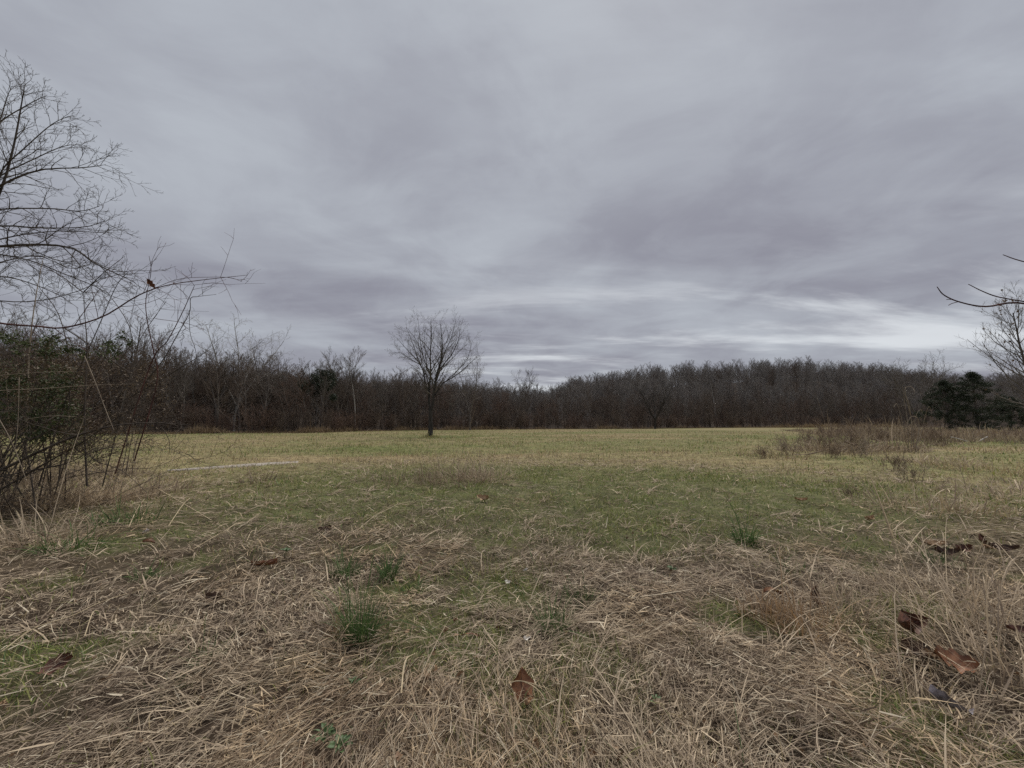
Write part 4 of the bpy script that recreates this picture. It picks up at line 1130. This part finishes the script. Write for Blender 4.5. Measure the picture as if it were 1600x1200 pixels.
def fallen_leaf(px, py, L, Wd, mat, label, rot, curl=.3, fold=.6, lob=.2, nl=3, seed=0, lift=.055, name='fallen_leaf', cat='leaf'):
    p = gp(px, py); p.z += lift - 0.032
    e = empty(name, p, label, cat)
    e.rotation_euler = [R(a) for a in rot]
    me = leaf_mesh(seed, L, Wd, curl, fold, lob, nl); me.materials.append(M[mat])
    obj('blade', me, e)
    s_ = obj('stalk', tube_mesh('leaf_stalk', [([(curve([(-L * .72, 0, .01 + curl * L * .8), (-L * .5, 0, curl * L * .55), (0, 0, .002), (L * .45, 0, curl * L * .45)], 8), tap(8, .0016, .0007))], 4)], M['leaf_dark']), e)
    return e
fallen_leaf(815, 1095, .135, .10, 'leaf_orange', 'orange-brown leaf standing upright in the straw at bottom centre', (10, -62, 100), .15, .35, .18, 2, 1, .10)
fallen_leaf(412, 889, .21, .05, 'leaf_orange', 'long rolled orange-brown leaf lying in the straw, left', (0, 0, 12), .1, 1.5, .35, 3, 2, .06)
fallen_leaf(1410, 1008, .20, .12, 'leaf_red', 'curled red-brown leaf, top of the leaf cluster at lower right', (55, 10, 25), .5, .9, .1, 2, 3, .15)
fallen_leaf(1440, 1034, .18, .10, 'leaf_dark', 'dark brown leaf lodged under the curled red-brown one', (20, 0, -20), .2, .8, .2, 3, 4, .07)
fallen_leaf(1492, 1064, .16, .12, 'leaf_orange', 'folded tan-orange leaf at the bottom of the leaf cluster', (28, 12, -28), .25, .35, .3, 3, 5, .12)
fallen_leaf(1470, 1046, .11, .05, 'leaf_tan', 'small tan leaf between the two big curled leaves', (10, 0, -35), .2, .6, .2, 3, 15, .085)
fallen_leaf(1268, 948, .14, .10, 'leaf_red', 'crumpled red-brown leaf standing in the rusty grass', (50, -30, 70), .5, .9, .3, 3, 6, .09)
fallen_leaf(1208, 938, .13, .04, 'leaf_orange', 'narrow orange-brown leaf arching over the brown stubble', (0, 8, 0), -.35, .8, .15, 2, 7, .10)
fallen_leaf(88, 1054, .12, .08, 'leaf_red', 'small red-brown leaf poking from straw at lower left', (40, -20, 40), .2, .5, .2, 3, 8, .075)
fallen_leaf(232, 851, .15, .06, 'leaf_orange', 'rounded orange leaf beside the grass under the bramble', (15, 0, -8), -.2, .8, .1, 2, 9, .06)
fallen_leaf(1460, 858, .20, .09, 'leaf_tan', 'tan leaf at the left of the brown leaf litter', (20, 0, -12), .2, .7, .3, 3, 10, .07)
fallen_leaf(1478, 872, .18, .08, 'leaf_dark', 'dark curled leaf in front of the tan leaf litter', (30, 0, -20), .4, .9, .3, 3, 11, .07)
fallen_leaf(1503, 866, .17, .09, 'leaf_red', 'dark red leaf in the middle of the leaf litter', (35, 0, 8), .3, .7, .3, 3, 12, .07)
fallen_leaf(1531, 855, .15, .10, 'leaf_red', 'red-brown leaf standing on edge in the leaf litter', (70, 0, 40), .3, .5, .3, 3, 13, .11)
fallen_leaf(1548, 863, .16, .08, 'leaf_tan', 'pale tan leaf lying right of the upright red leaf', (15, 0, 6), .2, .5, .2, 3, 14, .07)
fallen_leaf(1568, 868, .20, .08, 'leaf_dark', 'long dark leaf at the right end of the leaf litter', (25, 0, -30), .4, .9, .3, 3, 16, .08)
fallen_leaf(1487, 1137, .13, .10, 'leaf_grey', 'grey-mauve leaf tilted in the dead grass at lower right', (-50, 15, -50), .2, .3, .05, 2, 17, .12)
fallen_leaf(1358, 816, .17, .08, 'leaf_tan', 'broad tan leaf lying on the straw above the leaf litter', (15, 0, 20), .3, .8, .2, 3, 18, .06)
fallen_leaf(1252, 786, .17, .07, 'leaf_tan', 'tan leaf in the green grass right of centre', (20, 0, -35), .3, .9, .2, 3, 19, .07)
fallen_leaf(757, 784, .22, .11, 'leaf_tan', 'pinkish tan leaf with dark edge in front of the grass mound', (35, 0, -30), .4, .8, .3, 3, 20, .07)
fallen_leaf(1592, 1012, .10, .05, 'leaf_red', 'small brown leaf at the right edge above the grey leaf', (20, 0, -15), .3, .7, .2, 3, 21, .12)
fallen_leaf(335, 942, .10, .06, 'leaf_dark', 'crumpled dark leaf in the straw below the long orange leaf', (30, 0, 10), .4, .9, .3, 3, 22, .06)
fallen_leaf(508, 832, .15, .08, 'leaf_dark', 'small dark leaf among short grass left of centre', (30, 0, 10), .4, .9, .3, 3, 23, .05)
fallen_leaf(735, 1003, .11, .016, 'leaf_orange', 'thin orange dead blade right of the tall green tuft', (0, 0, -8), -.2, .5, .05, 2, 24, .075)
fallen_leaf(1225, 1000, .06, .03, 'leaf_tan', 'little tan leaf in the stubble below the red-brown leaf', (20, 0, 30), .3, .7, .2, 3, 25, .07)
for k, (px, py, L, Wd, lb) in enumerate(((792, 919, .050, .034, 'small white scrap in the straw behind the centre leaf'), (822, 1010, .055, .022, 'white forked scrap beside the green tuft, centre'), (677, 1028, .022, .016, 'tiny round white scrap below the tall green tuft'),
                                         (986, 737, .12, .05, 'white scrap lying on the green field right of the mound'), (1084, 816, .055, .03, 'white scrap in the grass near the dark green tuft'), (1308, 962, .05, .03, 'whitish scrap beside the red-brown leaf'),
                                         (822, 899, .045, .025, 'little white scrap, uppermost of those at centre'), (1172, 1119, .022, .015, 'tiny pale scrap in the straw at lower right of centre'), (230, 833, .11, .04, 'pale grey scrap above the rounded orange leaf'))):
    fallen_leaf(px, py, L, Wd, 'leaf_white' if 'grey' not in lb else 'leaf_grey', lb, (20 + 10 * k, 10, 35 * k), .3, .4, .25, 2, 40 + k, .075 if py > 880 else .06, 'pale_scrap', 'scrap')
# dead leaf caught high on the bramble
hl = empty('hanging_leaf', at(237, 446, 4.4), 'curled brown dead leaf hanging on a bramble cane against the sky', 'leaf')
hl.rotation_euler = (R(60), R(50), R(10))
me = leaf_mesh(60, .14, .05, .2, 1.2, .3, 3); me.materials.append(M['leaf_orange']); obj('blade', me, hl)
obj('stalk', tube_mesh('leaf_stalk', [([(curve([(-.1, 0, .03), (-.06, 0, .02), (.06, 0, .01)], 6), tap(6, .0022, .001))], 4)], M['leaf_dark']), hl)
# low green weeds
def rosette(px, py, n, L, label, seed):
    r = random.Random(seed); p = gp(px, py); p.z += .05
    e = empty('weed_rosette', p, label, 'weed', None)
    me = leaf_mesh(70 + seed, L, L * .42, -.25, .35, .12, 3); me.materials.append(M['leaf_green'])
    for k in range(n):
        a = 6.283 * k / n + r.uniform(-.3, .3); q = r.uniform(.35, .65) * L
        o = obj('leaf', me, e, (math.cos(a) * q, math.sin(a) * q, r.uniform(0, .02)))
        o.rotation_euler = (r.gauss(0, .25), r.uniform(-.6, -.1), a); s_ = r.uniform(.6, 1.1); o.scale = (s_, s_, s_)
rosette(550, 1085, 11, .042, 'small green rosette weed in the straw at lower left of centre', 1)
rosette(505, 1170, 13, .045, 'leafy green weed at the very bottom left of centre', 2)
rosette(530, 1192, 10, .045, 'green weed touching the bottom edge of the view', 6)
rosette(1050, 899, 10, .05, 'bright green rosette weed in the thatch right of centre', 3)
rosette(447, 869, 8, .06, 'green leafy weed above the long orange leaf', 4)
rosette(1025, 1115, 6, .03, 'tiny green weed in the straw right of the centre leaf', 5)
# single straws that stand out
straws = [([(470, 1165), (560, 1153), (680, 1146), (833, 1150)], 'long pale straw curving across the bottom centre'), ([(130, 1011), (142, 985), (154, 969)], 'bright straw slanting up at lower left'),
          ([(0, 1035), (50, 1012), (110, 990), (160, 965), (230, 930)], 'long straw sweeping right at the left edge'), ([(290, 1160), (345, 1125), (400, 1078)], 'straw slanting up in the lower left straw'),
          ([(626, 1105), (632, 1070), (648, 1038)], 'flat pale blade standing left of the centre leaf'), ([(780, 1101), (810, 1103), (868, 1100)], 'yellow straw lying behind the centre leaf'),
          ([(815, 1085), (830, 1110), (848, 1128), (856, 1135)], 'bent straw in front of the centre leaf'), ([(950, 1028), (995, 1028), (1040, 1018)], 'forked white straw right of centre'), ([(995, 1028), (1000, 1042), (1002, 1052)], 'drooping white straw end right of centre'),
          ([(160, 832), (240, 836), (330, 832)], 'long straight straw lying under the bramble'), ([(200, 832), (212, 810), (225, 785)], 'straw leaning right in front of the bramble'), ([(262, 830), (285, 800), (296, 784)], 'pale straw leaning up beside the dark green grass'),
          ([(235, 762), (280, 795), (330, 820)], 'long straw slanting down right of the bramble'), ([(215, 775), (260, 772), (300, 750)], 'pale straw slanting up toward the track'), ([(20, 798), (28, 822), (43, 852)], 'wide yellow dead blade bent down at the left edge'),
          ([(300, 868), (350, 845), (380, 830), (430, 832)], 'arching straw above the long orange leaf'), ([(415, 905), (455, 898), (490, 882)], 'pale straw slanting up below the long orange leaf'), ([(384, 856), (392, 846), (400, 838)], 'short white straw above the long orange leaf'),
          ([(1320, 975), (1345, 1010), (1360, 1035)], 'thin straw slanting down left of the curled leaves'), ([(1425, 960), (1470, 1005), (1500, 1050)], 'straw crossing over the leaf cluster'), ([(1325, 1107), (1365, 1105), (1390, 1100)], 'pale straw lying left of the grey leaf'),
          ([(1395, 905), (1430, 930), (1445, 945)], 'pale straw below the leaf litter on the right'), ([(905, 855), (930, 850), (950, 848)], 'short pale straw on the thatch right of centre'), ([(1160, 778), (1175, 780), (1195, 780)], 'pale stalk lying in the green grass right of centre')]
for k, (P, lb) in enumerate(straws):
    w = [gp(p, q) for p, q in P]
    c0 = w[0].copy(); m_ = len(w) - 1
    w = [q - c0 + Vector((0, 0, .075 + (.03 if 0 < i < m_ else 0) - (.02 if i in (0, m_) else 0))) for i, q in enumerate(w)]
    r_ = .0021 * max(1, c0.length / 2.2) ** .8 * (1.9 if 'wide' in lb or 'flat' in lb else 1)
    n = 5 * len(w)
    tag(obj('straw', tube_mesh('straw', [([(curve(w, n), tap(n, r_, r_ * .55))], 5)], M['straw']), None, c0), lb, 'straw')

# tall dead grass round the foot of the thicket
for k, (p, q, n, h, w, cc, lb) in enumerate(((30, 800, 700, .7, .6, BRN, 'tall brown grass at the foot of the thicket, left edge'), (110, 790, 700, .65, .65, DRY, 'tall straw grass in front of the bramble'),
        (190, 782, 500, .5, .55, DRY, 'straw grass leaning under the bramble canes'), (60, 850, 380, .4, .45, DRY, 'bent straw bank below the thicket at the left'), (255, 770, 260, .32, .5, BRN, 'brown grass between the bramble and the pale track'),
        (160, 745, 500, .5, .9, BRN, 'brown grass behind the bramble stems'), (20, 760, 600, .8, .7, BRN, 'dark brown grass inside the thicket base'))):
    grass_clump('dry_grass_clump', p, q, n, h, w, cc, lb, 'grass', 1.0, .75)
# crumbs of dead leaf caught in the straw
def litter(n):
    x, y, r = logpolar(n, 1.2, 7)
    z = height(x, y) + ra.uniform(.015, .06, n)
    cen = [((x[k], y[k], z[k]), .012, 1) for k in range(n)]
    return leaf_cloud(ra, n * 2, cen, 0.026, [(0.10, 0.05, 0.028), (0.36, 0.24, 0.14)], .35, .6)
V, F, C = litter(420)
tag(obj('leaf_litter', mesh_from('leaf_litter', V, F, C, M['leafy'])), 'crumbs of dead brown leaf scattered through the straw', 'litter', kind='stuff')

grass_clump('dry_grass_clump', 671, 684, 260, .45, .9, (TAN * .7, LIME), 'rough longer grass round the foot of the lone tree', 'grass', 1.0, .5)

for p, q, n, h, w, cc, lb in ((1450, 722, 420, .38, 1.3, DRY, 'pale rough grass in front of the curled dry grass'), (1535, 735, 420, .36, 1.3, (GREYB, TAN), 'rough tan grass below the thick white stick'),
                              (1580, 775, 420, .32, .9, DRY, 'rough pale grass at the right edge of the field'), (1500, 800, 380, .24, .8, (GREYB, TAN), 'tan grass patch above the leaf litter')):
    grass_clump('dry_grass_clump', p, q, n, h, w, cc, lb, 'grass', 1.0, .7)
